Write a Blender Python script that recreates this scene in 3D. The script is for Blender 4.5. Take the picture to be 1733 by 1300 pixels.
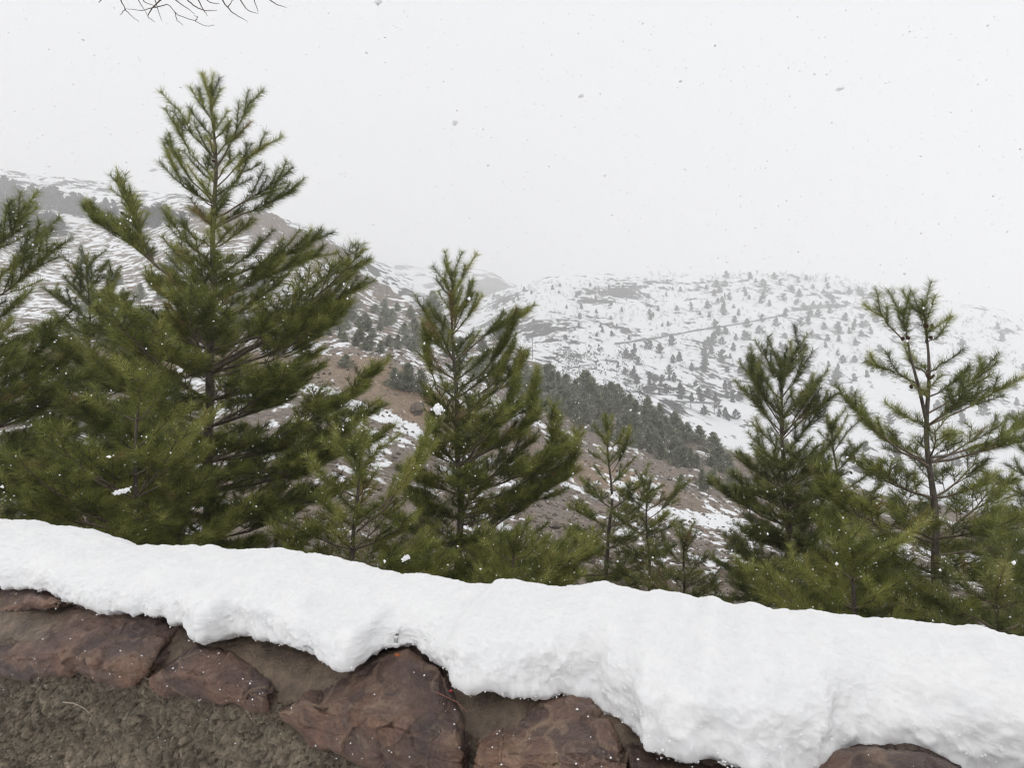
import bpy, math, random
import numpy as np

random.seed(7)
rng = np.random.default_rng(11)

# ------------------------------------------------------------------ camera
F = 1033.0                      # focal length in pixels of a 1733 x 1300 picture
CX, CY = 866.5, 650.0
CAMZ = 1.7
scene = bpy.context.scene
for o in list(bpy.data.objects):
    bpy.data.objects.remove(o)
cam_d = bpy.data.cameras.new('camera')
cam_d.sensor_width = 36.0
cam_d.lens = 36.0 * F / 1733.0
cam_d.clip_start = 0.05
cam_d.clip_end = 9000.0
cam = bpy.data.objects.new('camera', cam_d)
scene.collection.objects.link(cam)
cam.location = (0, 0, CAMZ)
cam.rotation_euler = (math.radians(90), 0, 0)
scene.camera = cam

# ------------------------------------------------------------------ overcast sky, weak sun, exposure
SUN_EL, SUN_AZ = math.radians(52), math.radians(215)
world = bpy.data.worlds.new('World')
scene.world = world
world.use_nodes = True
wn, wl = world.node_tree.nodes, world.node_tree.links
wn.clear()
w_out = wn.new('ShaderNodeOutputWorld')
w_bg = wn.new('ShaderNodeBackground')
w_sky = wn.new('ShaderNodeTexSky')
w_sky.sky_type = 'NISHITA'
w_sky.sun_disc = False
w_sky.sun_elevation = SUN_EL
w_sky.sun_rotation = SUN_AZ
w_sky.dust_density = 6.0
w_mix = wn.new('ShaderNodeMix')
w_mix.data_type = 'RGBA'
w_mix.inputs[0].default_value = 0.93          # the cloud layer hides nearly all of the blue
w_mix.inputs[7].default_value = (9.75, 9.82, 9.98, 1)
wl.new(w_sky.outputs[0], w_mix.inputs[6])
wl.new(w_mix.outputs[2], w_bg.inputs[0])
w_bg.inputs[1].default_value = 0.10
wl.new(w_bg.outputs[0], w_out.inputs[0])

sun_d = bpy.data.lights.new('sun', 'SUN')
sun_d.energy = 0.8
sun_d.angle = math.radians(35)
sun_d.color = (1.0, 0.975, 0.94)
sun = bpy.data.objects.new('sun', sun_d)
scene.collection.objects.link(sun)
sun.rotation_euler = (math.radians(90) - SUN_EL, 0, math.radians(-35))

vs = scene.view_settings
vs.view_transform = 'Standard'
vs.look = 'None'
vs.gamma = 1.0
vs.use_curve_mapping = False
vs.exposure = 0.0
scene.render.engine = 'CYCLES'
scene.cycles.use_denoising = True
scene.cycles.pixel_filter_type = 'BLACKMAN_HARRIS'
scene.cycles.filter_width = 1.2
scene.cycles.volume_bounces = 9
scene.cycles.max_bounces = 11
scene.cycles.diffuse_bounces = 5

# ------------------------------------------------------------------ helpers
C = scene.collection
SA, CA = math.sin(math.radians(20)), math.cos(math.radians(20))   # the wall runs 20 degrees off square

def ray(px, py):
    return np.array([(px - CX) / F, 1.0, -(py - CY) / F])
def at_d(px, py, d):
    return ray(px, py) * d + np.array([0, 0, CAMZ])
def at_v(px, py, v):            # on the upright plane parallel to the wall
    r = ray(px, py)
    return r * (v / (r[0] * SA + r[1] * CA)) + np.array([0, 0, CAMZ])
def at_z(px, py, z):
    r = ray(px, py)
    return r * ((z - CAMZ) / r[2]) + np.array([0, 0, CAMZ])
def uv_of(p):
    return p[0] * CA - p[1] * SA, p[0] * SA + p[1] * CA
def uvz(u, v, z):               # wall coordinates to world, arrays
    return np.stack([u * CA + v * SA, -u * SA + v * CA, z], -1)

def _hash(ix, iy, iz, seed):
    h = (ix.astype(np.int64) * 374761393 + iy.astype(np.int64) * 668265263 + iz.astype(np.int64) * 2147483647 + seed * 974711) & 0xffffffff
    h = ((h ^ (h >> 13)) * 1274126177) & 0xffffffff
    h = ((h ^ (h >> 16)) * 2246822519) & 0xffffffff
    return ((h ^ (h >> 15)) & 0xffffff) / float(0xffffff)
def vnoise(p, seed=0):
    f = np.floor(p); t = p - f; i = f.astype(np.int64)
    t = t * t * t * (t * (t * 6 - 15) + 10)
    r = 0
    for dx in (0, 1):
        for dy in (0, 1):
            for dz in (0, 1):
                w = (t[..., 0] if dx else 1 - t[..., 0]) * (t[..., 1] if dy else 1 - t[..., 1]) * (t[..., 2] if dz else 1 - t[..., 2])
                r = r + w * _hash(i[..., 0] + dx, i[..., 1] + dy, i[..., 2] + dz, seed)
    return r * 2 - 1
def fbm(p, oct=4, seed=0, gain=0.5):
    r, a = 0, 1.0
    for k in range(oct):
        r = r + a * vnoise(p * (2.03 ** k) + 17.3 * k, seed + k); a *= gain
    return r
def ridged(p, oct=4, seed=0):
    r, a = 0, 1.0
    for k in range(oct):
        r = r + a * (1 - np.abs(vnoise(p * (2.03 ** k) + 9.1 * k, seed + k)) * 2); a *= 0.5
    return r

def mesh_np(name, verts, faces, mat=None, smooth=False, attrs=None):
    me = bpy.data.meshes.new(name)
    verts = np.asarray(verts, dtype=np.float32).reshape(-1, 3)
    if isinstance(faces, np.ndarray): faces = [faces]
    faces = [np.asarray(f, dtype=np.int32) for f in faces if len(f)]
    nl = sum(f.size for f in faces); nf = sum(len(f) for f in faces)
    me.vertices.add(len(verts)); me.vertices.foreach_set('co', verts.ravel())
    me.loops.add(nl); me.loops.foreach_set('vertex_index', np.concatenate([f.ravel() for f in faces]))
    me.polygons.add(nf)
    tot = np.concatenate([np.full(len(f), f.shape[1], dtype=np.int32) for f in faces])
    st = np.concatenate([[0], np.cumsum(tot)[:-1]]).astype(np.int32)
    me.polygons.foreach_set('loop_start', st)
    me.polygons.foreach_set('use_smooth', np.full(nf, smooth, dtype=bool))
    if attrs:
        for k, a in attrs.items():
            at = me.attributes.new(k, 'FLOAT', 'POINT')
            at.data.foreach_set('value', np.asarray(a, dtype=np.float32).ravel())
    me.update(calc_edges=True)
    if mat: me.materials.append(mat)
    return me

def link(name, me, parent=None, label=None, cat=None, group=None, kind=None, loc=None):
    o = bpy.data.objects.new(name, me)
    C.objects.link(o)
    if parent is not None: o.parent = parent
    if label: o['label'] = label
    if cat: o['category'] = cat
    if group: o['group'] = group
    if kind: o['kind'] = kind
    if loc is not None: o.location = loc
    return o
def thing(name, label, cat, loc, group=None):
    return link(name, None, None, label, cat, group, None, loc)

def grid_faces(nr, nc):
    a = np.arange(nr * nc).reshape(nr, nc)
    return np.stack([a[:-1, :-1], a[:-1, 1:], a[1:, 1:], a[1:, :-1]], -1).reshape(-1, 4)

class Tubes:                     # tapered tubes gathered into one mesh
    def __init__(s): s.v, s.f, s.n = [], [], 0
    def add(s, pts, rad, k=6):
        pts = np.asarray(pts, float); rad = np.asarray(rad, float)
        t = np.gradient(pts, axis=0); t /= np.linalg.norm(t, axis=1)[:, None] + 1e-9
        up = np.array([0.31, 0.17, 0.93]) if abs(t[0, 2]) < 0.8 else np.array([1.0, 0.1, 0.05])
        a = np.cross(t, up); a /= np.linalg.norm(a, axis=1)[:, None] + 1e-9
        b = np.cross(t, a)
        th = np.arange(k) * 2 * math.pi / k
        ring = pts[:, None] + rad[:, None, None] * (np.cos(th)[None, :, None] * a[:, None] + np.sin(th)[None, :, None] * b[:, None])
        n = len(pts); idx = s.n + np.arange(n * k).reshape(n, k)
        nx = np.roll(idx, -1, 1)
        s.f.append(np.stack([idx[:-1], nx[:-1], nx[1:], idx[1:]], -1).reshape(-1, 4))
        s.v.append(ring.reshape(-1, 3)); s.n += n * k
    def mesh(s, name, mat, off=(0, 0, 0), smooth=True):
        return mesh_np(name, np.concatenate(s.v) - np.asarray(off), np.concatenate(s.f), mat, smooth)

# ------------------------------------------------------------------ materials
def mat_new(name):
    m = bpy.data.materials.new(name); m.use_nodes = True
    nt = m.node_tree; nt.nodes.clear()
    out = nt.nodes.new('ShaderNodeOutputMaterial')
    b = nt.nodes.new('ShaderNodeBsdfPrincipled')
    nt.links.new(b.outputs[0], out.inputs[0])
    return m, nt, b
def nnoise(nt, scale, detail=4, rough=0.55, vec=None, dist=0.0):
    n = nt.nodes.new('ShaderNodeTexNoise'); n.inputs['Scale'].default_value = scale
    n.inputs['Detail'].default_value = detail; n.inputs['Roughness'].default_value = rough
    n.inputs['Distortion'].default_value = dist
    if vec is not None: nt.links.new(vec, n.inputs['Vector'])
    return n.outputs['Fac']
def coords(nt, scale=(1, 1, 1), kind='Object'):
    t = nt.nodes.new('ShaderNodeTexCoord'); m = nt.nodes.new('ShaderNodeMapping')
    m.inputs['Scale'].default_value = scale
    nt.links.new(t.outputs[kind], m.inputs[0]); return m.outputs[0]
def nramp(nt, fac, stops):
    r = nt.nodes.new('ShaderNodeValToRGB'); e = r.color_ramp.elements
    while len(e) < len(stops): e.new(0.5)
    for k, (p, c) in enumerate(stops): e[k].position = p; e[k].color = (*c, 1)
    nt.links.new(fac, r.inputs[0]); return r.outputs[0]
def nmath(nt, op, a, b=None, c=None):
    m = nt.nodes.new('ShaderNodeMath'); m.operation = op
    for i, x in enumerate((a, b, c)):
        if x is None: continue
        if isinstance(x, (int, float)): m.inputs[i].default_value = x
        else: nt.links.new(x, m.inputs[i])
    return m.outputs[0]
def nmix(nt, fac, a, b, mode='MIX'):
    m = nt.nodes.new('ShaderNodeMix'); m.data_type = 'RGBA'; m.blend_type = mode
    for i, x in ((0, fac), (6, a), (7, b)):
        if isinstance(x, (int, float)): m.inputs[i].default_value = x
        elif isinstance(x, tuple): m.inputs[i].default_value = (*x, 1)
        else: nt.links.new(x, m.inputs[i])
    return m.outputs[2]
def nbump(nt, h, strength, dist, prev=None):
    b = nt.nodes.new('ShaderNodeBump'); b.inputs['Strength'].default_value = strength; b.inputs['Distance'].default_value = dist
    nt.links.new(h, b.inputs['Height'])
    if prev is not None: nt.links.new(prev, b.inputs['Normal'])
    return b.outputs[0]
def nattr(nt, name):
    a = nt.nodes.new('ShaderNodeAttribute'); a.attribute_name = name; return a.outputs['Fac']

def snow_material():
    m, nt, b = mat_new('snow')
    c = coords(nt)
    n1 = nnoise(nt, 9, 4, 0.6, c); n2 = nnoise(nt, 55, 6, 0.75, c); n3 = nnoise(nt, 260, 3, 0.7, c)
    nt.links.new(nramp(nt, n1, [(0.3, (0.80, 0.806, 0.815)), (0.7, (0.86, 0.86, 0.86))]), b.inputs['Base Color'])
    b.inputs['Roughness'].default_value = 0.75
    b.inputs['Specular IOR Level'].default_value = 0.2
    b.inputs['Subsurface Weight'].default_value = 0.85
    b.inputs['Subsurface Radius'].default_value = (1.0, 1.0, 1.0)
    b.inputs['Subsurface Scale'].default_value = 0.02
    nb = nbump(nt, n2, 0.42, 0.012); nb = nbump(nt, n3, 0.5, 0.003, nb)
    nt.links.new(nb, b.inputs['Normal'])
    return m

def terrain_material(name, scale, zs, soils, width=0.03, ys=1.0, bump=0.3, snowcol=(0.86, 0.87, 0.885)):
    m, nt, b = mat_new(name)
    c = coords(nt, (1, ys, zs))
    c1 = coords(nt)
    dens = nattr(nt, 'snow')
    n = nnoise(nt, scale, 8, 0.62, c)
    big = nnoise(nt, scale * 0.22, 3, 0.5, c)
    n = nmath(nt, 'ADD', n, nmath(nt, 'MULTIPLY', nmath(nt, 'SUBTRACT', big, 0.5), 0.55))
    nf = nnoise(nt, scale * 0.2, 6, 0.6, coords(nt, (1, 1, 2.2)), 0.3)
    fa = nattr(nt, 'far')
    n = nmath(nt, 'ADD', nmath(nt, 'MULTIPLY', n, nmath(nt, 'SUBTRACT', 1.0, fa)), nmath(nt, 'MULTIPLY', nf, fa))
    thr = nmath(nt, 'MULTIPLY_ADD', dens, -0.5, 0.75)
    diff = nmath(nt, 'SUBTRACT', n, thr)
    mr = nt.nodes.new('ShaderNodeMapRange'); mr.interpolation_type = 'SMOOTHSTEP'
    mr.inputs[1].default_value = -width; mr.inputs[2].default_value = width
    nt.links.new(diff, mr.inputs[0])
    s1 = nnoise(nt, scale * 1.7, 6, 0.65, c1); s2 = nnoise(nt, scale * 9, 7, 0.8, c1)
    soil = nramp(nt, s1, [(0.32, soils[0]), (0.5, soils[1]), (0.66, soils[2])])
    soil = nmix(nt, 0.75, soil, nramp(nt, s2, [(0.36, (0.22, 0.21, 0.2)), (0.62, (1.0, 1.0, 1.0))]), 'MULTIPLY')
    och = nattr(nt, 'ochre')
    soil = nmix(nt, nmath(nt, 'MULTIPLY', och, nmath(nt, 'MULTIPLY', s1, 1.3)), soil, nmix(nt, s2, (0.19, 0.125, 0.075), (0.46, 0.34, 0.23)))
    nt.links.new(nmix(nt, mr.outputs[0], soil, snowcol), b.inputs['Base Color'])
    b.inputs['Roughness'].default_value = 0.9
    b.inputs['Specular IOR Level'].default_value = 0.15
    h = nmath(nt, 'ADD', nmath(nt, 'MULTIPLY', mr.outputs[0], 0.6), nmath(nt, 'MULTIPLY', s2, 0.7))
    nt.links.new(nbump(nt, h, bump, 0.6 / scale), b.inputs['Normal'])
    return m

def bark_material(name, cols, scale=40):
    m, nt, b = mat_new(name)
    c = coords(nt, (1, 1, 0.25))
    n = nnoise(nt, scale, 5, 0.7, c)
    nt.links.new(nramp(nt, n, [(0.35, cols[0]), (0.65, cols[1])]), b.inputs['Base Color'])
    b.inputs['Roughness'].default_value = 0.9
    nt.links.new(nbump(nt, n, 0.6, 0.01), b.inputs['Normal'])
    return m

def needle_material(name, cols, trans=0.2):
    m, nt, b = mat_new(name)
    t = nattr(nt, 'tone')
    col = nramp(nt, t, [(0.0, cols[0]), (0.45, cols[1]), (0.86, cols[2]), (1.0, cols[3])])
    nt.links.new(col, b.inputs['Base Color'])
    b.inputs['Roughness'].default_value = 0.5
    b.inputs['Specular IOR Level'].default_value = 0.3
    tr = nt.nodes.new('ShaderNodeBsdfTranslucent'); nt.links.new(col, tr.inputs[0])
    mx = nt.nodes.new('ShaderNodeMixShader'); mx.inputs[0].default_value = trans
    nt.links.new(b.outputs[0], mx.inputs[1]); nt.links.new(tr.outputs[0], mx.inputs[2])
    nt.links.new(mx.outputs[0], [n for n in nt.nodes if n.type == 'OUTPUT_MATERIAL'][0].inputs[0])
    return m

SNOW = snow_material()
FLAKE, _nt, _b = mat_new('snow_flakes')
_b.inputs['Roughness'].default_value = 0.8
_nt.links.new(nramp(_nt, nnoise(_nt, 300, 2, 0.5, coords(_nt)), [(0.3, (0.86, 0.865, 0.87)), (0.7, (0.92, 0.92, 0.92))]), _b.inputs['Base Color'])
SOIL = [(0.16, 0.138, 0.122), (0.28, 0.243, 0.215), (0.38, 0.33, 0.29)]
HILL = terrain_material('hillside_ground', 1.2, 1.0, SOIL, 0.03, 0.4)
FARM = terrain_material('snowy_rock_ground', 0.11, 1.3, [(0.035, 0.035, 0.035), (0.06, 0.057, 0.055), (0.1, 0.092, 0.088)], 0.03)
MOUNT = terrain_material('mountain_ground', 0.03, 2.0, [(0.07, 0.07, 0.07), (0.12, 0.115, 0.11), (0.16, 0.15, 0.14)], 0.05)
BARK = bark_material('pine_bark', [(0.045, 0.036, 0.03), (0.17, 0.14, 0.115)])
TWIGM = bark_material('pine_twig', [(0.09, 0.068, 0.045), (0.24, 0.19, 0.14)], 60)
BAREM = bark_material('bare_twig', [(0.05, 0.035, 0.03), (0.13, 0.09, 0.075)], 60)
NEED = needle_material('pine_needles', [(0.06, 0.08, 0.018), (0.19, 0.215, 0.048), (0.44, 0.46, 0.13), (0.28, 0.17, 0.08)])
NEED_D = needle_material('pine_needles_dark', [(0.05, 0.066, 0.02), (0.155, 0.178, 0.05), (0.37, 0.385, 0.13), (0.25, 0.15, 0.07)])
NEED_F = needle_material('far_needles', [(0.03, 0.036, 0.03), (0.05, 0.06, 0.05), (0.08, 0.09, 0.075), (0.1, 0.1, 0.09)], 0.1)
NEED_M = needle_material('hillside_needles_hazed', [(0.14, 0.152, 0.115), (0.30, 0.315, 0.24), (0.48, 0.49, 0.38), (0.5, 0.5, 0.4)])  # paled and greyed: part of the distance haze is put into this needle colour
CONE = bark_material('cone_scales', [(0.04, 0.018, 0.012), (0.13, 0.055, 0.035)], 90)

# ------------------------------------------------------------------ terrain
def interp_cols(cols, x):
    k = sorted(cols); return np.interp(x, k, [cols[q] for q in k])

def sm(a, b, x): 
    t = np.clip((x - a) / (b - a), 0, 1); return t * t * (3 - 2 * t)
class Layer:
    """a stretch of land: each column of the grid is a bearing, each row a distance"""
    def __init__(s, xs, prof, nrow, mat, name, nfun, dens, ochre, parent_kind='structure', skirt=True):
        s.xs = np.asarray(xs, float)
        D, Z = [], []
        for x in s.xs:
            pts = prof(x)                                   # list of (d, z)
            d = np.array([p[0] for p in pts]); z = np.array([p[1] for p in pts])
            t = np.linspace(0, 1, nrow)
            dd = d[0] * (d[-1] / d[0]) ** t
            D.append(dd); Z.append(np.interp(np.log(dd), np.log(d), z))
        D = np.array(D).T; Z = np.array(Z).T                # rows, cols
        for _ in range(3):
            Z[1:-1] = (Z[:-2] + 2 * Z[1:-1] + Z[2:]) / 4
            Z[:, 1:-1] = (Z[:, :-2] + 2 * Z[:, 1:-1] + Z[:, 2:]) / 4
        X = (s.xs[None, :] - CX) / F * D
        Z = Z + nfun(X, D, Z, np.broadcast_to(s.xs, D.shape))
        s.D, s.X, s.Z = D, X, Z
        s.PY = CY - (Z - CAMZ) / D * F
        P = np.stack([X, D, Z], -1)
        XS = np.broadcast_to(s.xs, D.shape)
        at = {'snow': dens(XS, s.PY, D, P), 'ochre': ochre(XS, s.PY, D, P), 'far': sm(60, 130, D) if name == 'hillside' else np.zeros(D.shape)}
        me = mesh_np(name, P.reshape(-1, 3), grid_faces(*D.shape), mat, True, at)
        s.obj = link(name, me, kind=parent_kind)
    def place(s, px, py, sink=0.0):
        """ground point seen at a picture position (first hit from the camera)"""
        j = int(np.clip(np.searchsorted(s.xs, px), 1, len(s.xs) - 1))
        a = (px - s.xs[j - 1]) / (s.xs[j] - s.xs[j - 1])
        yc = s.PY[:, j - 1] * (1 - a) + s.PY[:, j] * a
        dc = s.D[:, j - 1] * (1 - a) + s.D[:, j] * a
        hit = np.where(yc <= py)[0]
        i = hit[0] if len(hit) else int(np.argmin(yc))
        if i == 0: d = dc[0]
        else:
            t = (yc[i - 1] - py) / max(1e-6, yc[i - 1] - yc[i]); d = dc[i - 1] + np.clip(t, 0, 1) * (dc[i] - dc[i - 1])
        return np.array([(px - CX) / F * d, d, s.height(px, d) - sink])
    def height(s, px, d):
        j = int(np.clip(np.searchsorted(s.xs, px), 1, len(s.xs) - 1))
        a = (px - s.xs[j - 1]) / (s.xs[j] - s.xs[j - 1])
        z0 = np.interp(d, s.D[:, j - 1], s.Z[:, j - 1]); z1 = np.interp(d, s.D[:, j], s.Z[:, j])
        return z0 * (1 - a) + z1 * a

RIDGE_Y = {-500: 300, 0: 360, 150: 378, 230: 372, 300: 347, 380: 350, 460: 366, 500: 380, 545: 403, 580: 432, 610: 455, 640: 480, 700: 512, 735: 530, 800: 562, 880: 597, 960: 645, 1050: 685, 1150: 728, 1250: 765, 1350: 800, 1500: 840, 1733: 880, 2300: 940}
RIDGE_D = {-500: 330, 0: 330, 150: 320, 300: 290, 460: 262, 520: 250, 580: 235, 640: 215, 700: 180, 735: 160, 800: 140, 880: 120, 960: 105, 1050: 98, 1150: 90, 1250: 82, 1350: 78, 1500: 75, 2300: 70}
TRACK_Y = {-500: 625, 0: 648, 300: 650, 460: 652, 560: 664, 600: 688, 680: 722, 780: 768, 900: 803, 1000: 838, 1120: 868, 1270: 890, 1500: 925, 1733: 955, 2300: 1000}
BANK_Y = {-500: 570, 0: 592, 300: 600, 460: 605, 560: 603, 640: 608, 700: 640, 780: 690, 900: 745, 1000: 790, 1120: 826, 1270: 858, 1500: 900, 1733: 930, 2300: 980}
NEAR_Y = {-500: 940, 0: 965, 300: 990, 640: 1015, 900: 1040, 1200: 1065, 1733: 1095, 2300: 1110}

def hill_profile(x):
    zz = lambda d, y: CAMZ - (y - CY) / F * d
    d0 = 2.45 / max(0.25, ((x - CX) / F * SA + CA))
    yn, yt, yb, ry, rd = (interp_cols(c, x) for c in (NEAR_Y, TRACK_Y, BANK_Y, RIDGE_Y, RIDGE_D))
    pts = [(d0, -0.25), (max(7.0, d0 + 1.5), zz(7, yn) if d0 < 5 else -0.6), (15, zz(15, yt + (yn - yt) * 0.56)), (28, zz(28, yt + (yn - yt) * 0.2)),
           (38, zz(38, yt + 9)), (43, zz(43, yt - 9)), (50, zz(50, yb))]
    for t, q in ((0.3, 0.36), (0.6, 0.62), (0.8, 0.80), (0.93, 0.95), (1.0, 1.0)):
        d = 50 + (rd - 50) * t
        pts.append((d, zz(d, yb + (ry - yb) * q)))
    zr = pts[-1][1]
    pts += [(rd + 25, zr - 6), (rd + 70, zr - 32)]
    return pts

def hill_relief(X, D, Z, XS):
    P = np.stack([X, D, Z], -1)
    ry = np.interp(XS, sorted(RIDGE_D), [RIDGE_D[k] for k in sorted(RIDGE_D)])
    crag = np.clip((D / ry - 0.80) / 0.12, 0, 1) * np.clip((XS - 270) / 60, 0, 1) * np.clip((680 - XS) / 50, 0, 1) * np.clip((1.12 - D / ry) / 0.08, 0, 1)
    n = fbm(P * 0.25, 4, 3) * np.clip(D * 0.0045, 0.03, 0.35) + fbm(P * 1.6, 3, 9) * np.clip(D * 0.0015, 0.02, 0.07)
    n = n + crag * (ridged(P * np.array([0.09, 0.09, 0.05]), 4, 21) * 2.2 - 1.2)
    far = np.clip((D - 60) / 80, 0, 1)
    return n + far * fbm(P * 0.05, 3, 5) * 0.9

def hill_snow(XS, PY, D, P):
    yt = np.interp(XS, sorted(TRACK_Y), [TRACK_Y[k] for k in sorted(TRACK_Y)])
    rd = np.interp(XS, sorted(RIDGE_D), [RIDGE_D[k] for k in sorted(RIDGE_D)])
    s = np.full(XS.shape, 0.37)
    s = np.where(D > 50, 0.37, s)
    s = np.where((D > 50) & (XS < 880), 0.46, s)
    s = np.where((D > 50) & (XS > 940) & (D < 85), 0.30, s)
    s = s + sm(500, 150, XS) * sm(60, 160, D) * 0.05
    bank = (D > 43.3) & (D < 51)
    s = np.where(bank & (XS < 900), 0.10, s)
    s = np.where((D > 30) & (D < 37.5) & (XS > 900), s * 1.05, s)
    tw = np.where(XS > 1080, 1.25, np.where(XS > 840, 0.55, 1.0))
    tr = np.exp(-((D - 40.6) / (2.6 * tw)) ** 4) * (0.72 + 0.3 * fbm(P * 0.3, 2, 77))
    s = np.maximum(s, np.where(XS > 500, tr, 0) * 1.15)
    crag = sm(0.80, 0.9, D / rd) * sm(300, 360, XS) * sm(690, 640, XS)
    s = s * (1 - crag) + crag * 0.22
    return np.clip(s, 0, 1)
def hill_ochre(XS, PY, D, P):
    o = np.where((D > 43) & (D < 52), 0.9, 0.25)
    o = np.where((D > 33) & (D < 37), 0.5, o)
    return np.clip(o * (0.7 + 0.6 * fbm(P * 0.12, 2, 31)), 0, 1)

hill = Layer(np.linspace(-500, 2300, 701), hill_profile, 520, HILL, 'hillside', hill_relief, hill_snow, hill_ochre)

# the big hill across the valley
FAR_Y = {500: 600, 600: 580, 700: 548, 780: 517, 830: 498, 880: 480, 940: 468, 1000: 464, 1080: 463, 1150: 467, 1220: 461, 1270: 457, 1330: 461, 1400: 468, 1470: 480, 1540: 497, 1620: 512, 1733: 535, 1900: 580, 2400: 660}
FAR_B = {500: 650, 900: 650, 1000: 670, 1200: 740, 1400: 800, 1733: 880, 2400: 950}
def far_profile(x):
    ry, by = interp_cols(FAR_Y, x), interp_cols(FAR_B, x)
    rd = 720 - 60 * abs(x - 1250) / 500
    if x < 900: rd = 690 + (900 - x) * 0.9
    zz = lambda d, y: CAMZ - (y - CY) / F * d
    pts = [(170, zz(170, by + 90)), (240, zz(240, by))]
    for t, q in ((0.25, 0.3), (0.5, 0.58), (0.75, 0.81), (0.9, 0.94), (1, 1)):
        d = 240 + (rd - 240) * t; pts.append((d, zz(d, by + (ry - by) * q)))
    pts += [(rd + 60, pts[-1][1] - 3), (rd + 160, pts[-1][1] - 40)]
    return pts
ROCKS = [(1070, 490, 45, 16, .34), (985, 545, 45, 16, .26), (1000, 500, 60, 14, .22), (930, 560, 45, 20, .24), (1180, 655, 90, 32, .26), (1060, 570, 70, 12, .22), (1300, 480, 60, 16, .2), (1480, 492, 60, 12, .24),
         (840, 500, 40, 18, .30), (860, 545, 50, 20, .25), (1400, 560, 26, 9, .2), (1690, 565, 32, 13, .22), (1660, 610, 60, 10, .15), (1370, 650, 24, 9, .2), (960, 610, 90, 22, .25), (1130, 690, 70, 20, .2), (1230, 620, 40, 22, .18)]
def far_snow(XS, PY, D, P):
    s = np.full(XS.shape, 0.745) + 0.05 * fbm(P * 0.01, 2, 8)
    for x, y, rx, ry, w in ROCKS:
        s = s - w * np.exp(-((XS - x) / rx) ** 2 - ((PY - y) / ry) ** 2)
    return np.clip(s, 0, 1)
def far_relief(X, D, Z, XS):
    P = np.stack([X, D, Z], -1)
    return fbm(P * 0.02, 4, 40) * 3.0 + ridged(P * 0.06, 3, 44) * 0.8
zero = lambda XS, PY, D, P: np.zeros(XS.shape)
far = Layer(np.linspace(500, 2400, 420), far_profile, 260, FARM, 'far_hill', far_relief, far_snow, zero)

# the slope rising to the left, and the peaks fading behind
LEFT_Y = {-600: 195, 0: 284, 60: 293, 150: 306, 300: 330, 400: 352, 480: 378, 600: 425, 700: 470}
def left_profile(x):
    ry = interp_cols(LEFT_Y, x); zz = lambda d, y: CAMZ - (y - CY) / F * d
    by = interp_cols(RIDGE_Y, x)
    return [(330, zz(330, by + 40)), (400, zz(400, by - (by - ry) * 0.3)), (500, zz(500, by - (by - ry) * 0.75)), (590, zz(590, ry)), (680, zz(590, ry) - 5), (760, zz(590, ry) - 60)]
lefth = Layer(np.linspace(-600, 700, 260), left_profile, 140, FARM, 'mountain_slope', far_relief, lambda XS, PY, D, P: 0.57 + 0.07 * fbm(P * 0.01, 2, 18), zero)
BACK_Y = {-700: 330, 0: 330, 400: 350, 480: 378, 560: 396, 620: 420, 700: 437, 760: 447, 800: 455, 830: 457, 850: 463, 880: 478, 940: 505, 1100: 560, 1300: 600, 2600: 640}
def back_profile(x):
    ry = interp_cols(BACK_Y, x); zz = lambda d, y: CAMZ - (y - CY) / F * d
    return [(760, zz(760, 600)), (900, zz(900, 600 + (ry - 600) * 0.5)), (1050, zz(1050, 600 + (ry - 600) * 0.85)), (1150, zz(1150, ry)), (1300, zz(1150, ry) - 10), (1500, zz(1150, ry) - 150)]
def back_snow(XS, PY, D, P):
    return np.clip(0.66 + 0.08 * fbm(P * 0.006, 2, 28) - 0.45 * np.exp(-((XS - 835) / 38) ** 2 - ((PY - 487) / 22) ** 2) - 0.2 * np.exp(-((XS - 650) / 50) ** 2 - ((PY - 450) / 12) ** 2), 0, 1)
back = Layer(np.linspace(-700, 2600, 300), back_profile, 110, MOUNT, 'mountain', lambda X, D, Z, XS: fbm(np.stack([X, D, Z], -1) * 0.012, 4, 50) * 7, back_snow, zero)

# ground on the camera's side of the wall
u = np.linspace(-9, 9, 60); v = np.linspace(-6, 1.72, 40)
U, V = np.meshgrid(u, v)
gz = 0.02 * fbm(np.stack([U, V, U * 0], -1) * 1.3, 3, 2)
link('ground', mesh_np('ground', uvz(U, V, gz).reshape(-1, 3), grid_faces(40, 60), HILL, True, {'snow': np.full(U.size, 0.6), 'ochre': np.full(U.size, 0.2)}), kind='structure')

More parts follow.
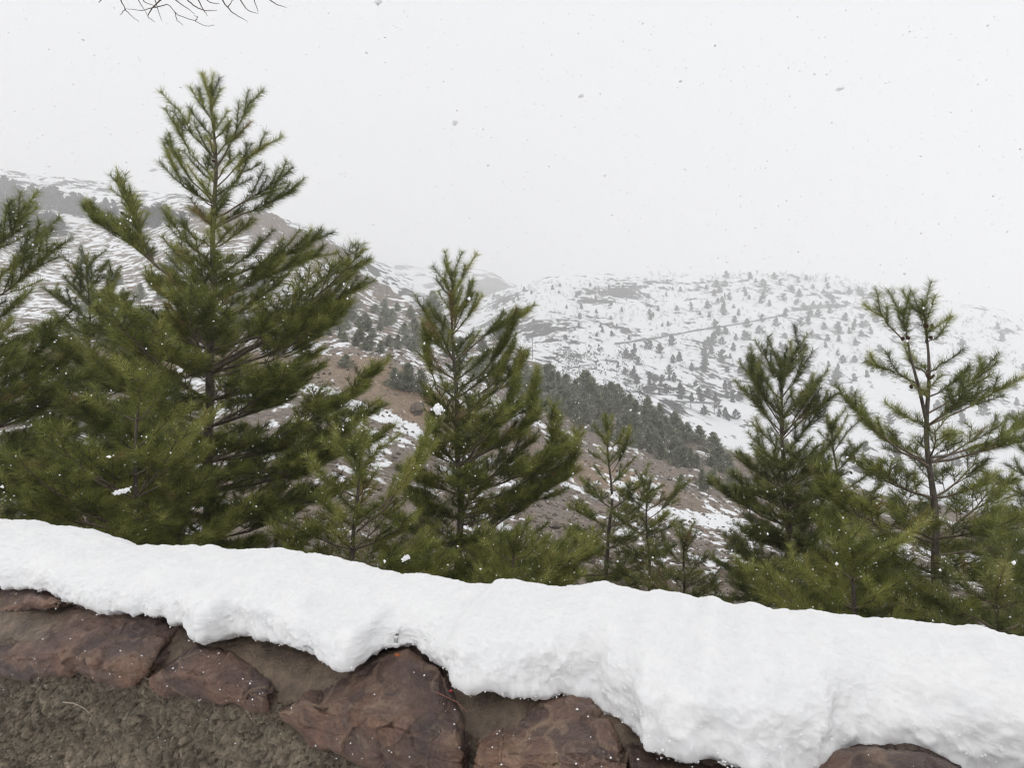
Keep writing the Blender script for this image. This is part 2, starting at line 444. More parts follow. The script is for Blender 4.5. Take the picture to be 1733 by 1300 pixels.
# ------------------------------------------------------------------ stone wall
def stone_material():
    m, nt, b = mat_new('red_sandstone')
    c = coords(nt)
    oi = nt.nodes.new('ShaderNodeObjectInfo')
    n1 = nnoise(nt, 4.5, 6, 0.6, c, 0.8); n2 = nnoise(nt, 16, 7, 0.68, c, 0.5); n3 = nnoise(nt, 75, 5, 0.7, c)
    base = nramp(nt, n1, [(0.30, (0.07, 0.053, 0.053)), (0.45, (0.125, 0.082, 0.07)), (0.58, (0.18, 0.115, 0.086)), (0.72, (0.095, 0.072, 0.07))])
    tan = nmath(nt, 'GREATER_THAN', nmath(nt, 'ADD', n2, nmath(nt, 'MULTIPLY', n1, 0.35)), 0.80)
    mr = nt.nodes.new('ShaderNodeMapRange'); mr.inputs[1].default_value = 0.735; mr.inputs[2].default_value = 0.83
    nt.links.new(nmath(nt, 'ADD', n2, nmath(nt, 'MULTIPLY', n1, 0.35)), mr.inputs[0])
    base = nmix(nt, 0.7, base, nramp(nt, nattr(nt, 'hue'), [(0.08, (0.55, 0.6, 0.7)), (0.45, (1.0, 0.92, 0.88)), (0.85, (1.45, 1.2, 1.02))]), 'MULTIPLY')
    tanf = nmath(nt, 'MAXIMUM', nmath(nt, 'MULTIPLY', mr.outputs[0], 0.45), nmath(nt, 'MULTIPLY', nattr(nt, 'edge'), nmath(nt, 'MULTIPLY', n2, 1.5)))
    base = nmix(nt, tanf, base, (0.33, 0.235, 0.165))
    base = nmix(nt, 0.55, base, nramp(nt, n3, [(0.3, (0.45, 0.45, 0.45)), (0.7, (1.15, 1.12, 1.1))]), 'MULTIPLY')
    hv = nt.nodes.new('ShaderNodeHueSaturation'); nt.links.new(base, hv.inputs['Color'])
    nt.links.new(nmath(nt, 'MULTIPLY_ADD', oi.outputs['Random'], 0.5, 0.8), hv.inputs['Value'])
    nt.links.new(hv.outputs[0], b.inputs['Base Color'])
    nt.links.new(nmath(nt, 'MULTIPLY_ADD', n2, 0.5, 0.10), b.inputs['Roughness'])        # wet from melting snow
    b.inputs['Specular IOR Level'].default_value = 0.45
    nb = nbump(nt, n2, 0.8, 0.03); nb = nbump(nt, n3, 0.8, 0.008, nb)
    nt.links.new(nb, b.inputs['Normal'])
    return m
def mortar_material(name, cols, scale, rough=0.85, fine=9.0, dark=0.2):
    m, nt, b = mat_new(name)
    c = coords(nt)
    n1 = nnoise(nt, scale, 5, 0.6, c); n2 = nnoise(nt, scale * fine, 6, 0.72, c)
    col = nramp(nt, n1, [(0.33, cols[0]), (0.52, cols[1]), (0.7, cols[2])])
    col = nmix(nt, 0.8, col, nramp(nt, n2, [(0.36, (dark, dark, dark)), (0.62, (1.1, 1.1, 1.08))]), 'MULTIPLY')
    nt.links.new(col, b.inputs['Base Color'])
    b.inputs['Roughness'].default_value = rough
    nb = nbump(nt, n2, 1.0, 0.02)
    nt.links.new(nb, b.inputs['Normal'])
    return m
STONE = stone_material()
MORTAR = mortar_material('wet_mortar', [(0.11, 0.082, 0.06), (0.19, 0.14, 0.10), (0.27, 0.20, 0.145)], 5, 0.42, 5.0, 0.4)
MUD = mortar_material('rough_earth_render', [(0.15, 0.12, 0.086), (0.25, 0.205, 0.15), (0.36, 0.295, 0.22)], 7, 0.75, 4.0, 0.42)

wall = thing('stone_wall', 'low wall of reddish brown stones and earth mortar under the snow', 'wall', tuple(uvz(np.array(-0.3), np.array(1.9), np.array(0.0))))
W0 = np.array(wall.location)
def wlink(name, me, **k): return link(name, me, parent=wall, **k)

# mortar bed over the top and the rough earth face below it
uu = np.linspace(-6.0, 3.6, 1100)
prof = np.array([(1.72, 0.50), (1.70, 0.58), (1.705, 0.625), (1.76, 0.675), (1.84, 0.71), (1.92, 0.73), (2.1, 0.745), (2.30, 0.74), (2.36, 0.66), (2.37, 0.3), (2.38, -0.6)])
tt = np.linspace(0, len(prof) - 1, 70)
pv = np.interp(tt, np.arange(len(prof)), prof[:, 0]); pz = np.interp(tt, np.arange(len(prof)), prof[:, 1])
U, PV = np.meshgrid(uu, pv); PZ = np.repeat(pz[:, None], len(uu), 1)
q = np.stack([U, PV, PZ], -1)
n = fbm(q * 9, 3, 61) * 0.011 + fbm(q * 34, 4, 62, 0.6) * 0.005
wlink('mortar', mesh_np('mortar', uvz(U, PV + n * 0.6, PZ + n).reshape(-1, 3) - W0, grid_faces(len(tt), len(uu)), MORTAR, True))
zz_ = np.linspace(-0.15, 0.60, 150)
def facets(p, size, seed):
    """split-rock faces: tilted flat cells, their edges and a value per cell"""
    q = p / size; b = np.floor(q).astype(np.int64); best = np.full(q.shape[:-1], 9.0); sec = best.copy(); tilt = np.zeros(q.shape[:-1]); val = tilt.copy()
    for dx in (-1, 0, 1):
        for dy in (-1, 0, 1):
            for dz in (-1, 0, 1):
                c = b + np.array([dx, dy, dz]); h = [_hash(c[..., 0], c[..., 1], c[..., 2], seed + k) for k in range(7)]
                v = q - (c + np.stack(h[:3], -1)); d = np.sqrt((v ** 2).sum(-1))
                g = v[..., 0] * (h[3] - 0.5) + v[..., 1] * (h[4] - 0.5) + v[..., 2] * (h[5] - 0.5) + 0.5 * (h[6] - 0.5)
                m = d < best; sec = np.where(m, best, np.minimum(sec, d)); tilt = np.where(m, g, tilt); val = np.where(m, h[6], val); best = np.where(m, d, best)
    return tilt, sec - best, val
zz_ = np.linspace(-0.15, 0.60, 190)
U, PZ = np.meshgrid(np.concatenate([np.linspace(-6, -3.4, 80)[:-1], np.linspace(-3.4, 0.6, 1100), np.linspace(0.6, 3.6, 80)[1:]]), zz_)
q = np.stack([U, U * 0 + 1.7, PZ], -1)
wq = q + 0.012 * np.stack([fbm(q * 22, 2, 74), fbm(q * 22, 2, 75), fbm(q * 22, 2, 76)], -1)
ta, ea, va = facets(wq, 0.055, 120); tb_, eb, vb_ = facets(wq, 0.020, 140)
n = fbm(q * 3.5, 3, 71) * 0.018 + np.minimum(ea, 0.3) * 0.06 + va * 0.016 + ta * 0.012 + np.minimum(eb, 0.4) * 0.02 + vb_ * 0.009 + fbm(q * 60, 3, 72, 0.7) * 0.003 - 0.02
wlink('wall_face', mesh_np('wall_face', uvz(U, 1.712 - n, PZ).reshape(-1, 3) - W0, grid_faces(*U.shape), MUD, True))
def polyline(pts, t):
    pts = np.asarray(pts, float)
    d = np.concatenate([[0], np.cumsum(np.linalg.norm(np.diff(pts, axis=0), axis=1))]); d /= d[-1]
    return np.stack([np.interp(t, d, pts[:, 0]), np.interp(t, d, pts[:, 1])], -1)
def stone(B, T, lip=0.42, vb=1.665, vl=1.635, vt=1.86, seed=0, ns=110, nt_=80, flake=1.0):
    s = np.linspace(0, 1, ns); t = np.linspace(0, 1, nt_)
    b, tp = polyline(B, s), polyline(T, s)
    wob = 5.0 * vnoise(np.stack([s * 9, s * 0, s * 0 + seed], -1), 5)
    b[:, 1] += wob; tp[:, 1] += 4.0 * vnoise(np.stack([s * 8, s * 0 + 3, s * 0 + seed], -1), 6)
    lw = lip + 0.10 * vnoise(np.stack([s * 4, s * 0, s * 0 + seed * 3.1], -1), 8)
    verts = np.zeros((nt_, ns, 3))
    for j in range(ns):
        vv = np.interp(t, [0, lw[j] * 0.9, lw[j] + 0.05, 1], [vb, vl, vl + 0.012, vt])
        edge = min(s[j], 1 - s[j])
        for i in range(nt_):
            px, py = b[j] * (1 - t[i]) + tp[j] * t[i]
            px += 6 * math.sin(t[i] * 5 + seed) * (1 if edge < 0.2 else 0.3)
            e = min(edge * 13, t[i] * 10, (1 - t[i]) * 9, 1.0)
            back = 0.038 * (1 - math.sqrt(max(0, 1 - (1 - e) ** 2)))
            verts[i, j] = at_v(px, py, vv[i] + back)
    Pn = verts + seed * 3.7
    nrm = np.cross(np.gradient(verts, axis=1), np.gradient(verts, axis=0)); nrm /= np.linalg.norm(nrm, axis=-1)[..., None] + 1e-9
    if nrm[nt_ // 2, ns // 2, 1] > 0: nrm = -nrm
    warp = Pn * np.array([1, 1, 1.5]) + 0.02 * np.stack([fbm(Pn * 9, 2, 85), fbm(Pn * 9, 2, 86), fbm(Pn * 9, 2, 87)], -1)
    t1, e1, v1 = facets(warp, 0.15, 30 + seed); t2, e2, v2 = facets(warp, 0.055, 60 + seed)
    TT = np.broadcast_to(t[:, None], v1.shape); SS = np.broadcast_to(s[None], v1.shape)
    near = np.maximum(np.exp(-((TT - lw[None]) / 0.12) ** 2), np.clip(1 - np.minimum(SS, 1 - SS) * 9, 0, 1))
    chip = np.clip(near * 1.1 + fbm(Pn * 4, 2, 88) * 0.5 - 0.15, 0, 1)
    crack = np.clip(1 - np.abs(vnoise(warp * np.array([5, 5, 8]), 90 + seed)) / 0.045, 0, 1) * np.clip(fbm(Pn * 3.3, 2, 91) * 3, 0, 1)
    disp = flake * (0.017 * t1 + 0.030 * t2 * chip + 0.0030 * fbm(Pn * 30, 4, 82, 0.65)) + 0.004 * fbm(Pn * 3.0, 2, 83) - 0.009 * crack
    edge = np.clip(1 - e1 / 0.09, 0, 1) * np.clip(0.5 + fbm(Pn * 7, 2, 89), 0, 1) + 0.6 * np.clip(1 - e2 / 0.10, 0, 1) * chip
    hue = v1 * 0.5 + v2 * 0.3 * chip + 0.28 * (TT < lw[None])
    verts = verts + nrm * disp[..., None]
    # sides and back
    rim = np.concatenate([verts[0, :], verts[1:, -1], verts[-1, -2::-1], verts[-2:0:-1, 0]])
    idx = np.arange(nt_ * ns).reshape(nt_, ns)
    ri = np.concatenate([idx[0, :], idx[1:, -1], idx[-1, -2::-1], idx[-2:0:-1, 0]])
    bk = rim + np.array([SA, CA, 0]) * 0.14 + np.array([0, 0, -0.01])
    bi = nt_ * ns + np.arange(len(rim))
    side = np.stack([ri, np.roll(ri, -1), np.roll(bi, -1), bi], -1)
    cen = bk.mean(0); ci = nt_ * ns + len(rim)
    cap = np.stack([bi, np.roll(bi, -1), np.full(len(bi), ci)], -1)
    allv = np.concatenate([verts.reshape(-1, 3), bk, cen[None]])
    ex = len(allv) - nt_ * ns
    wlink('stone', mesh_np('stone', allv - W0, [grid_faces(nt_, ns), side, cap], STONE, True, {'edge': np.concatenate([edge.ravel(), np.zeros(ex)]), 'hue': np.concatenate([hue.ravel(), np.full(ex, 0.3)])}))

stone([(-330, 1135), (-240, 1130), (-135, 1140)], [(-330, 1050), (-230, 1030), (-140, 1045)], seed=11, ns=50, nt_=40)
stone([(-120, 1140), (0, 1147), (70, 1150), (130, 1143), (190, 1163), (221, 1158)], [(-120, 1060), (0, 1056), (50, 1040), (130, 1024), (240, 1036), (318, 1062)], lip=0.34, seed=1, flake=1.3)
stone([(-110, 1052), (0, 1049), (60, 1034), (105, 1022)], [(-110, 1000), (0, 985), (60, 990), (110, 1005)], lip=0.3, vb=1.80, vl=1.79, vt=1.93, seed=2, ns=70, nt_=40)
stone([(260, 1170), (330, 1186), (380, 1196), (400, 1192), (430, 1205), (456, 1207)], [(268, 1126), (330, 1094), (370, 1104), (430, 1128), (468, 1152)], lip=0.46, vb=1.665, vl=1.635, vt=1.75, seed=3, flake=1.1)
stone([(478, 1212), (540, 1262), (600, 1298), (660, 1330), (740, 1345), (795, 1345)], [(490, 1185), (520, 1142), (580, 1112), (690, 1098), (740, 1118), (772, 1178)], lip=0.48, vb=1.655, vl=1.62, vt=1.86, seed=4, ns=150, nt_=120)
stone([(799, 1340), (880, 1372), (960, 1380), (1052, 1390)], [(808, 1222), (830, 1196), (880, 1180), (940, 1172), (1000, 1180), (1046, 1224)], lip=0.5, vb=1.65, vl=1.61, vt=1.84, seed=5, ns=150, nt_=110)
stone([(1060, 1395), (1150, 1420), (1250, 1430)], [(1058, 1232), (1120, 1262), (1250, 1290)], lip=0.5, vb=1.65, vl=1.6, vt=1.8, seed=6, ns=80, nt_=60)
stone([(1262, 1440), (1420, 1450), (1610, 1450)], [(1270, 1290), (1420, 1262), (1560, 1268), (1640, 1310)], lip=0.5, vb=1.65, vl=1.6, vt=1.8, seed=7, ns=90, nt_=60)
stone([(1640, 1480), (1760, 1500), (1960, 1520)], [(1660, 1330), (1760, 1310), (1960, 1340)], lip=0.5, vb=1.65, vl=1.6, vt=1.8, seed=8, ns=60, nt_=40)

# ------------------------------------------------------------------ snow lying on the wall
CREST = [(-400, 850), (-200, 868), (0, 882), (60, 885), (110, 893), (160, 905), (215, 928), (290, 925), (345, 926), (365, 930), (480, 932), (560, 945), (600, 955), (640, 970), (700, 975), (780, 988), (818, 996), (840, 984), (870, 982), (920, 992), (1000, 992), (1060, 995), (1100, 1005), (1160, 1010), (1215, 1018), (1235, 1029), (1260, 1021), (1300, 1030), (1340, 1040), (1400, 1040), (1500, 1050), (1600, 1058), (1660, 1070), (1733, 1085), (1900, 1110), (2300, 1190)]
FRONT = [(-400, 960), (-150, 975), (0, 998), (40, 1001), (90, 1012), (140, 1028), (235, 1046), (300, 1058), (318, 1072), (345, 1086), (365, 1078), (400, 1070), (450, 1084), (500, 1104), (545, 1124), (575, 1133), (590, 1138), (606, 1128), (620, 1120), (640, 1114), (652, 1118), (668, 1104), (690, 1106), (730, 1125), (755, 1152), (775, 1166), (800, 1172), (860, 1180), (940, 1182), (1000, 1192), (1020, 1214), (1060, 1240), (1078, 1270), (1095, 1284), (1110, 1280), (1140, 1294), (1180, 1300), (1300, 1326), (1400, 1312), (1425, 1290), (1490, 1284), (1545, 1294), (1600, 1318), (1733, 1345), (1900, 1400), (2300, 1500)]
VC = 2.19
cu, cz = zip(*[(uv_of(at_v(x, y, VC))[0], at_v(x, y, VC)[2]) for x, y in CREST])
fp = []
for x, y in FRONT:
    z = 0.765 - 0.075 * float(sm(700, 1150, np.array(float(x))))
    p = at_z(x, y, z); uu_, vv_ = uv_of(p); fp.append((uu_, vv_, z))
fp.sort(); fu, fv, fz = zip(*fp)
NU, NT = 1500, 190
us = np.linspace(-5.2, 2.6, NU)
jit = 0.006 * fbm(np.stack([us * 25, us * 0, us * 0], -1), 3, 90)
zc = np.interp(us, cu, cz) + 0.009 * fbm(np.stack([us * 16, us * 0, us * 0], -1), 4, 91, 0.6); vf = np.interp(us, fu, fv) + jit; zf = np.interp(us, fu, fz)
k = np.ones(9) / 9
zc = np.convolve(np.pad(zc, 4, 'edge'), k, 'valid'); vf = np.convolve(np.pad(vf, 4, 'edge'), k, 'valid')
th = np.concatenate([np.linspace(-1.75, 0, 46)[:-1], np.linspace(0, 1, 110), np.linspace(1, 1.45, NT - 155 + 1)[1:]])
V = np.zeros((len(th), NU)); Z = np.zeros((len(th), NU))
for i, t in enumerate(th):
    if t < 0:                                # behind the crest, down the hidden side
        a = -t; V[i] = VC + 0.17 * np.sin(min(a, 1.57)); Z[i] = 0.72 + (zc - 0.72) * np.cos(min(a, 1.57)) ** 0.8 if a < 1.57 else 0.70
    elif t <= 1:
        a = t * math.pi / 2
        V[i] = VC - (VC - vf) * math.sin(a) ** 0.85
        Z[i] = zf + 0.02 + (zc - zf - 0.02) * math.cos(a) ** 0.62
    else:                                    # tucked back under the lip
        a = (t - 1) / 0.45
        V[i] = vf + 0.13 * a ** 1.5; Z[i] = zf + 0.02 - 0.03 * math.sin(a * math.pi / 2) ** 0.7
P = uvz(np.broadcast_to(us, V.shape), V, Z)
nrm = np.cross(np.gradient(P, axis=1), np.gradient(P, axis=0)); nrm /= np.linalg.norm(nrm, axis=-1)[..., None] + 1e-9
if nrm[60, 700, 2] < 0: nrm = -nrm
low = np.clip((th - 0.25) / 0.6, 0.25, 1)[:, None]
dents = np.zeros(V.shape)
Q = np.stack([np.broadcast_to(us, V.shape), V, Z], -1)
for x, y, z, r, a in ((345, 985, 0.90, 0.075, 0.035), (675, 1062, 0.86, 0.10, 0.04), (985, 1130, 0.83, 0.06, 0.025), (1470, 1110, 0.91, 0.10, 0.02), (1540, 1130, 0.90, 0.09, 0.018), (1470, 1225, 0.82, 0.07, 0.03), (560, 1015, 0.90, 0.07, 0.02)):
    c = at_z(x, y, z); dents += -a * np.exp(-((P - c) ** 2).sum(-1) / r ** 2)
crumbs = np.clip(fbm(Q * 48, 4, 95, 0.65), 0, 2) * 0.006 * np.clip((th - 0.55) / 0.4, 0, 1)[:, None]
disp = (fbm(Q * 6.5, 3, 92) * 0.020 + fbm(Q * 18, 3, 93) * 0.006) * low + fbm(Q * 38, 4, 94, 0.68) * 0.0030 + np.clip(fbm(Q * 14, 2, 96), 0, 2) * 0.007 * low + dents + crumbs
P = P + nrm * disp[..., None]
SL = uvz(np.array(-0.3), np.array(1.95), np.array(0.74))
bank = link('snow_bank', mesh_np('snow_bank', P.reshape(-1, 3) - SL, grid_faces(*V.shape), SNOW, True), label='thick lumpy white snow lying along the top of the stone wall', cat='snow', loc=tuple(SL))
# crumbs of snow along the ragged lower edge
ri = rng.integers(136, 166, 2600); rj = rng.integers(0, NU, 2600)
cr = P[ri, rj] + rng.normal(0, 0.004, (2600, 3))
OCT = np.array([(1, 0, 0), (-1, 0, 0), (0, 1, 0), (0, -1, 0), (0, 0, 1), (0, 0, -1)], float)
OCF = np.array([(0, 2, 4), (2, 1, 4), (1, 3, 4), (3, 0, 4), (2, 0, 5), (1, 2, 5), (3, 1, 5), (0, 3, 5)])
def flakes(cen, rad, seed, mat=None):
    r = np.random.default_rng(seed); n = len(cen)
    v = OCT[None] * rad[:, None, None] * r.uniform(0.55, 1.3, (n, 6, 1)) + r.normal(0, 0.15, (n, 6, 3)) * rad[:, None, None]
    f = (OCF[None] + 6 * np.arange(n)[:, None, None]).reshape(-1, 3)
    return mesh_np('snow_specks', (v + cen[:, None]).reshape(-1, 3), f, mat or FLAKE, False)
link('snow_crumbs', flakes(cr - SL, rng.uniform(0.0015, 0.0042, 2600), 77), bank, kind='stuff')

# ------------------------------------------------------------------ pines
def unit(a): return a / (np.linalg.norm(a) + 1e-9)
def build_needles(segs, per_m, ln, wd, seed, wind=0.12):
    """segs: rows of p0, p1, tone, spread ; returns triangles"""
    r = np.random.default_rng(seed)
    S = np.array([s[0] for s in segs]); E = np.array([s[1] for s in segs])
    tone = np.array([s[2] for s in segs]); spr = np.array([s[3] for s in segs])
    L = np.linalg.norm(E - S, axis=1)
    n = np.maximum(4, (L * per_m).astype(int)); idx = np.repeat(np.arange(len(S)), n); N = len(idx)
    t = r.random(N)
    ax = (E - S)[idx] / L[idx][:, None]
    p = S[idx] + (E - S)[idx] * t[:, None]
    g = r.normal(size=(N, 3)); rad = g - (g * ax).sum(1)[:, None] * ax; rad /= np.linalg.norm(rad, axis=1)[:, None]
    be = np.radians(r.normal(43, 11, N)) * spr[idx]
    dr = ax * np.cos(be)[:, None] + rad * np.sin(be)[:, None] + np.array([wind, 0, 0.10])
    dr /= np.linalg.norm(dr, axis=1)[:, None]
    le = ln * r.uniform(0.7, 1.15, N)
    sd = np.cross(dr, r.normal(size=(N, 3))); sd /= np.linalg.norm(sd, axis=1)[:, None]
    hw = wd * r.uniform(0.8, 1.2, N)
    a = p - sd * hw[:, None] / 2; b = p + sd * hw[:, None] / 2; tip = p + dr * le[:, None]
    v = np.stack([a, b, tip], 1).reshape(-1, 3)
    tn = np.clip(tone[idx] + r.normal(0, 0.12, N), 0, 0.9); tn = np.where(tone[idx] > 1.5, r.uniform(0.94, 1.0, N), tn)
    return v, np.arange(N * 3).reshape(N, 3), np.repeat(tn, 3)

cone_proto = {}
def cone_mesh():
    if 'm' in cone_proto: return cone_proto['m']
    vs_, fs, n = [], [], 0
    for k in range(60):                      # spiral of scales
        t = k / 60; a = k * 2.39996; r = 0.019 * math.sin(math.pi * (0.12 + 0.8 * t)) ** 0.8; z = -0.035 + 0.07 * t
        c = np.array([math.cos(a), math.sin(a), 0]); s = np.array([-c[1], c[0], 0])
        q = [c * r * 0.3 + [0, 0, z - 0.004], c * r + s * 0.006 + [0, 0, z], c * (r + 0.005) + [0, 0, z + 0.006], c * r - s * 0.006 + [0, 0, z]]
        vs_ += q; fs.append([n, n + 1, n + 2, n + 3]); n += 4
    tb = Tubes(); tb.add([(0, 0, -0.037), (0, 0, -0.02), (0, 0, 0.01), (0, 0, 0.036)], [0.006, 0.014, 0.012, 0.003], 8)
    tv = np.concatenate(tb.v); tf = np.concatenate(tb.f) + n
    cone_proto['m'] = mesh_np('pine_cone', np.concatenate([np.array(vs_), tv]), np.concatenate([np.array(fs), tf]), CONE, False)
    return cone_proto['m']

def pine(name, label, d, trunk, r0, wl_, wr_, limbs=(), seed=0, whorl=0.30, per=5, mat=NEED, dens=1.0, cones=(), depth=0.75, elev=(48, 8), start=0.08, shoot=0.27, per_m=520, group='pines behind the wall', tone0=0.42, low=1.0, stems=(), specks=450, brown=0.012):
    """trunk: picture points from the tip down; wl_, wr_: reach to each side by picture height"""
    R = random.Random(seed)
    ppm = F / d                                        # pixels per metre at this distance
    tp = np.array([at_d(x, y, d) for x, y in trunk])[::-1]     # base first
    base = tp[0].copy(); gz_ = hill.height(trunk[-1][0], d)
    if tp[0, 2] > gz_ - 0.1:
        tp = np.concatenate([[[tp[0, 0], tp[0, 1], gz_ - 0.15]], tp])
    root = thing(name, label, 'tree', (tp[0, 0], tp[0, 1], gz_), group)
    O = np.array(root.location)
    cum = np.concatenate([[0], np.cumsum(np.linalg.norm(np.diff(tp, axis=0), axis=1))]); H = cum[-1]
    def tat(s): return np.array([np.interp(s, cum, tp[:, k]) for k in range(3)])
    sl = np.linspace(0, H, 60)
    tps = np.array([tat(s) for s in sl]); tps[:, 0] += 0.012 * np.sin(sl * 5 + seed); tps[:, 1] += 0.015 * np.sin(sl * 3.7 + seed)
    tr = Tubes(); tr.add(tps, 0.004 + r0 * (1 - sl / H) ** 0.85 * (1 + 0.06 * np.sin(sl * 21)), 10)
    for st in stems:                                    # second leader
        sp = np.array([at_d(x, y, d) for x, y in st[0]]); m = len(sp)
        tr.add(sp, np.linspace(st[1], 0.005, m), 8)
    link('trunk', tr.mesh('trunk', BARK, O), root)
    br = Tubes(); segs = []
    kl = sorted(wl_); kr = sorted(wr_)
    def reach(side, y): return np.interp(y, kl, [wl_[q] for q in kl]) if side < 0 else np.interp(y, kr, [wr_[q] for q in kr])
    up = np.array([0, 0, 1.0])
    def tuft(p0, p1, p2, tone, fat=False):
        sp = R.uniform(0.9, 1.2) * (1.25 if fat else 1.0)
        tone = tone + R.gauss(0, 0.19) if R.random() > brown else 2.0
        segs.append((p0, p1, tone, sp)); segs.append((p1, p2, tone + 0.08, sp * 0.9))
        if fat: segs.append((p0, p1, tone, sp * 1.1)); segs.append((p1, p2, tone, sp * 1.05))
    def twig(p, dirv, L, tone, lvl, sk=1.0):
        bend = up * (0.25 + 0.25 * R.random()) + np.array([0.12, 0, 0])
        p1 = p + dirv * L * 0.5; d2 = unit(dirv + bend * 0.5); p2 = p1 + d2 * L * 0.5
        br.add([p, p1, p2], [0.0035 + L * 0.004, 0.003, 0.002], 4)
        nl = min(L * 0.95, shoot * sk * R.uniform(0.75, 1.25))
        q0 = p2 - d2 * nl * 0.5; q0 = q0 if L * 0.5 >= nl * 0.5 else p1
        a0 = p1 + (p - p1) * min(1, max(0, (nl - L * 0.5) / (L * 0.5))) if nl > L * 0.5 else p2 - d2 * nl
        mid = p1 if nl > L * 0.5 else p2 - d2 * nl * 0.5
        tuft(a0, mid, p2, tone, sk > 1.2)
        if lvl > 0 and L > 0.20:
            for k in range(int(L / 0.10 * low) + 1):
                t = R.uniform(0.3, 0.92); side = 1 if k % 2 else -1
                b = unit(np.cross(dirv, up)); q = p + (p1 - p) * min(1, t * 2) + (p2 - p1) * max(0, t * 2 - 1)
                dv = unit(dirv * 0.75 + b * side * 0.62 + up * R.uniform(-0.1, 0.3))
                twig(q, dv, max(0.10, L * R.uniform(0.35, 0.62) * (1.15 - t)), tone + R.uniform(-0.06, 0.08), lvl - 1)
    def branch(pts, rad, tone, s0=0.25, k=1.0, top=False):
        pts = np.asarray(pts); cl = np.concatenate([[0], np.cumsum(np.linalg.norm(np.diff(pts, axis=0), axis=1))]); L = cl[-1]
        m = max(5, int(L / 0.12)); ss = np.linspace(0, L, m)
        q = np.stack([np.interp(ss, cl, pts[:, i]) for i in range(3)], -1)
        q[1:-1] += np.array([[R.uniform(-1, 1), R.uniform(-1, 1), R.uniform(-1, 1)] for _ in range(m - 2)]) * 0.012
        br.add(q, np.linspace(rad, 0.003, m), 6)
        tdir = np.gradient(q, axis=0)
        end = unit(q[-1] - q[-2])
        nl = min(L * 0.75, shoot * (1.75 if top else 1.35))
        a0 = np.array([np.interp(L - nl, ss, q[:, i]) for i in range(3)]); a1 = np.array([np.interp(L - nl / 2, ss, q[:, i]) for i in range(3)])
        tuft(a0, a1, q[-1], tone + 0.05, top)
        nt_ = int(L / (0.11 if top else 0.085) * dens * k)
        for j in range(nt_):
            t = s0 + (1 - s0) * (j + R.random() * 0.9) / max(1, nt_)
            if t > 0.97: continue
            p = np.array([np.interp(t * L, ss, q[:, i]) for i in range(3)])
            dv = unit(np.array([np.interp(t * L, ss, tdir[:, i]) for i in range(3)]))
            b = unit(np.cross(dv, up)); side = 1 if j % 2 else -1
            dd = unit(dv * 0.78 + b * side * R.uniform(0.35, 0.75) + up * R.uniform(-0.12, 0.42))
            Lt = max(0.14, min(0.62, (0.16 + 0.42 * L * (1 - t)) * R.uniform(0.7, 1.15)))
            twig(p, dd, max(Lt, 0.24) if top else Lt, tone + R.uniform(-0.12, 0.12), 0 if top else 1, 1.35 if top else 1.0)
    # whorls up the trunk
    s = H * start; ang = R.random() * 6.28
    while s < H - 0.12:
        p = tat(s); y = CY - (p[2] - CAMZ) / d * F
        f = s / H
        npb = per + 1 if f < 0.5 else (per if f < 0.62 else max(3, per - 2))
        for kbr in range(npb):
            a = ang + kbr * 6.283 / npb + R.uniform(-0.35, 0.35)
            c, sn = math.cos(a), math.sin(a)
            el = math.radians(np.interp(f, [0, 0.45, 1], [elev[1], elev[1] + 14, elev[0]]) + R.uniform(-9, 9))
            side = 1 if c > 0 else -1
            # height of the branch tip decides its reach
            w = reach(side, y)
            for _ in range(2): w = reach(side, y - w * math.tan(el) * 0.8)
            w = w / ppm
            wd_ = 0.5 * (reach(1, y) + reach(-1, y)) / ppm * depth
            rr = math.sqrt((w * c) ** 2 + (wd_ * sn) ** 2) * (R.uniform(0.72, 1.03) if f < 0.6 else R.uniform(0.5, 1.0))
            rr *= 0.62 + 0.38 * (1 + math.sin(2.3 * s * 2.1 + 1.7 * math.cos(a) + seed) * math.sin(1.9 * a + seed * 1.3 + s))
            if rr < 0.10: continue
            n_ = 6; tt_ = np.linspace(0, 1, n_)
            hx = rr * tt_; hz = rr * (math.tan(el) * tt_ * (0.75 + 0.25 * tt_)) + 0.10 * rr * tt_ ** 2.5
            pts = np.stack([p[0] + hx * c, p[1] + hx * sn, p[2] + hz], -1)
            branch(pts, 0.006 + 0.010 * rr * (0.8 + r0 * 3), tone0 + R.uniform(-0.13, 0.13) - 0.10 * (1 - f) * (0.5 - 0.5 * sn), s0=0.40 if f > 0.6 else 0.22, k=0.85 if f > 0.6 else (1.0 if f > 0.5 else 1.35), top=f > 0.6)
        s += whorl * R.uniform(0.75, 1.25) * (0.8 + 0.4 * (1 - f)); ang += 0.9 + R.random()
        # needles on the stem near the top
    for st in [tps] + [np.array([at_d(x, y, d) for x, y in q[0]]) for q in stems]:
        e = st[-1]; k_ = max(1, int(len(st) * 0.05))
        g = unit(st[-1] - st[-1 - k_])
        tuft(e - g * 0.34, e - g * 0.16, e, tone0 + 0.05, True)
        for j in range(5):
            a = j * 1.26 + seed
            twig(e - g * R.uniform(0.05, 0.30), unit(g * 1.3 + np.array([math.cos(a), math.sin(a), 0]) * 0.55), R.uniform(0.20, 0.30), tone0, 0, 1.3)
    for lm in limbs:                                    # limbs that stand out: picture points, sideways depth
        pts = [at_d(x, y, d + dz) for x, y, dz in lm[0]]
        branch(pts, lm[1], tone0 + R.uniform(-0.05, 0.1), s0=lm[2] if len(lm) > 2 else 0.35, k=lm[3] if len(lm) > 3 else 1.0, top=len(lm) < 5 and lm[0][-1][1] < trunk[0][1] + 0.42 * (trunk[-1][1] - trunk[0][1]))
    link('branches', br.mesh('branches', TWIGM, O), root, kind='stuff')
    v, f_, tn = build_needles(segs, per_m, 0.094, 0.0031, seed)
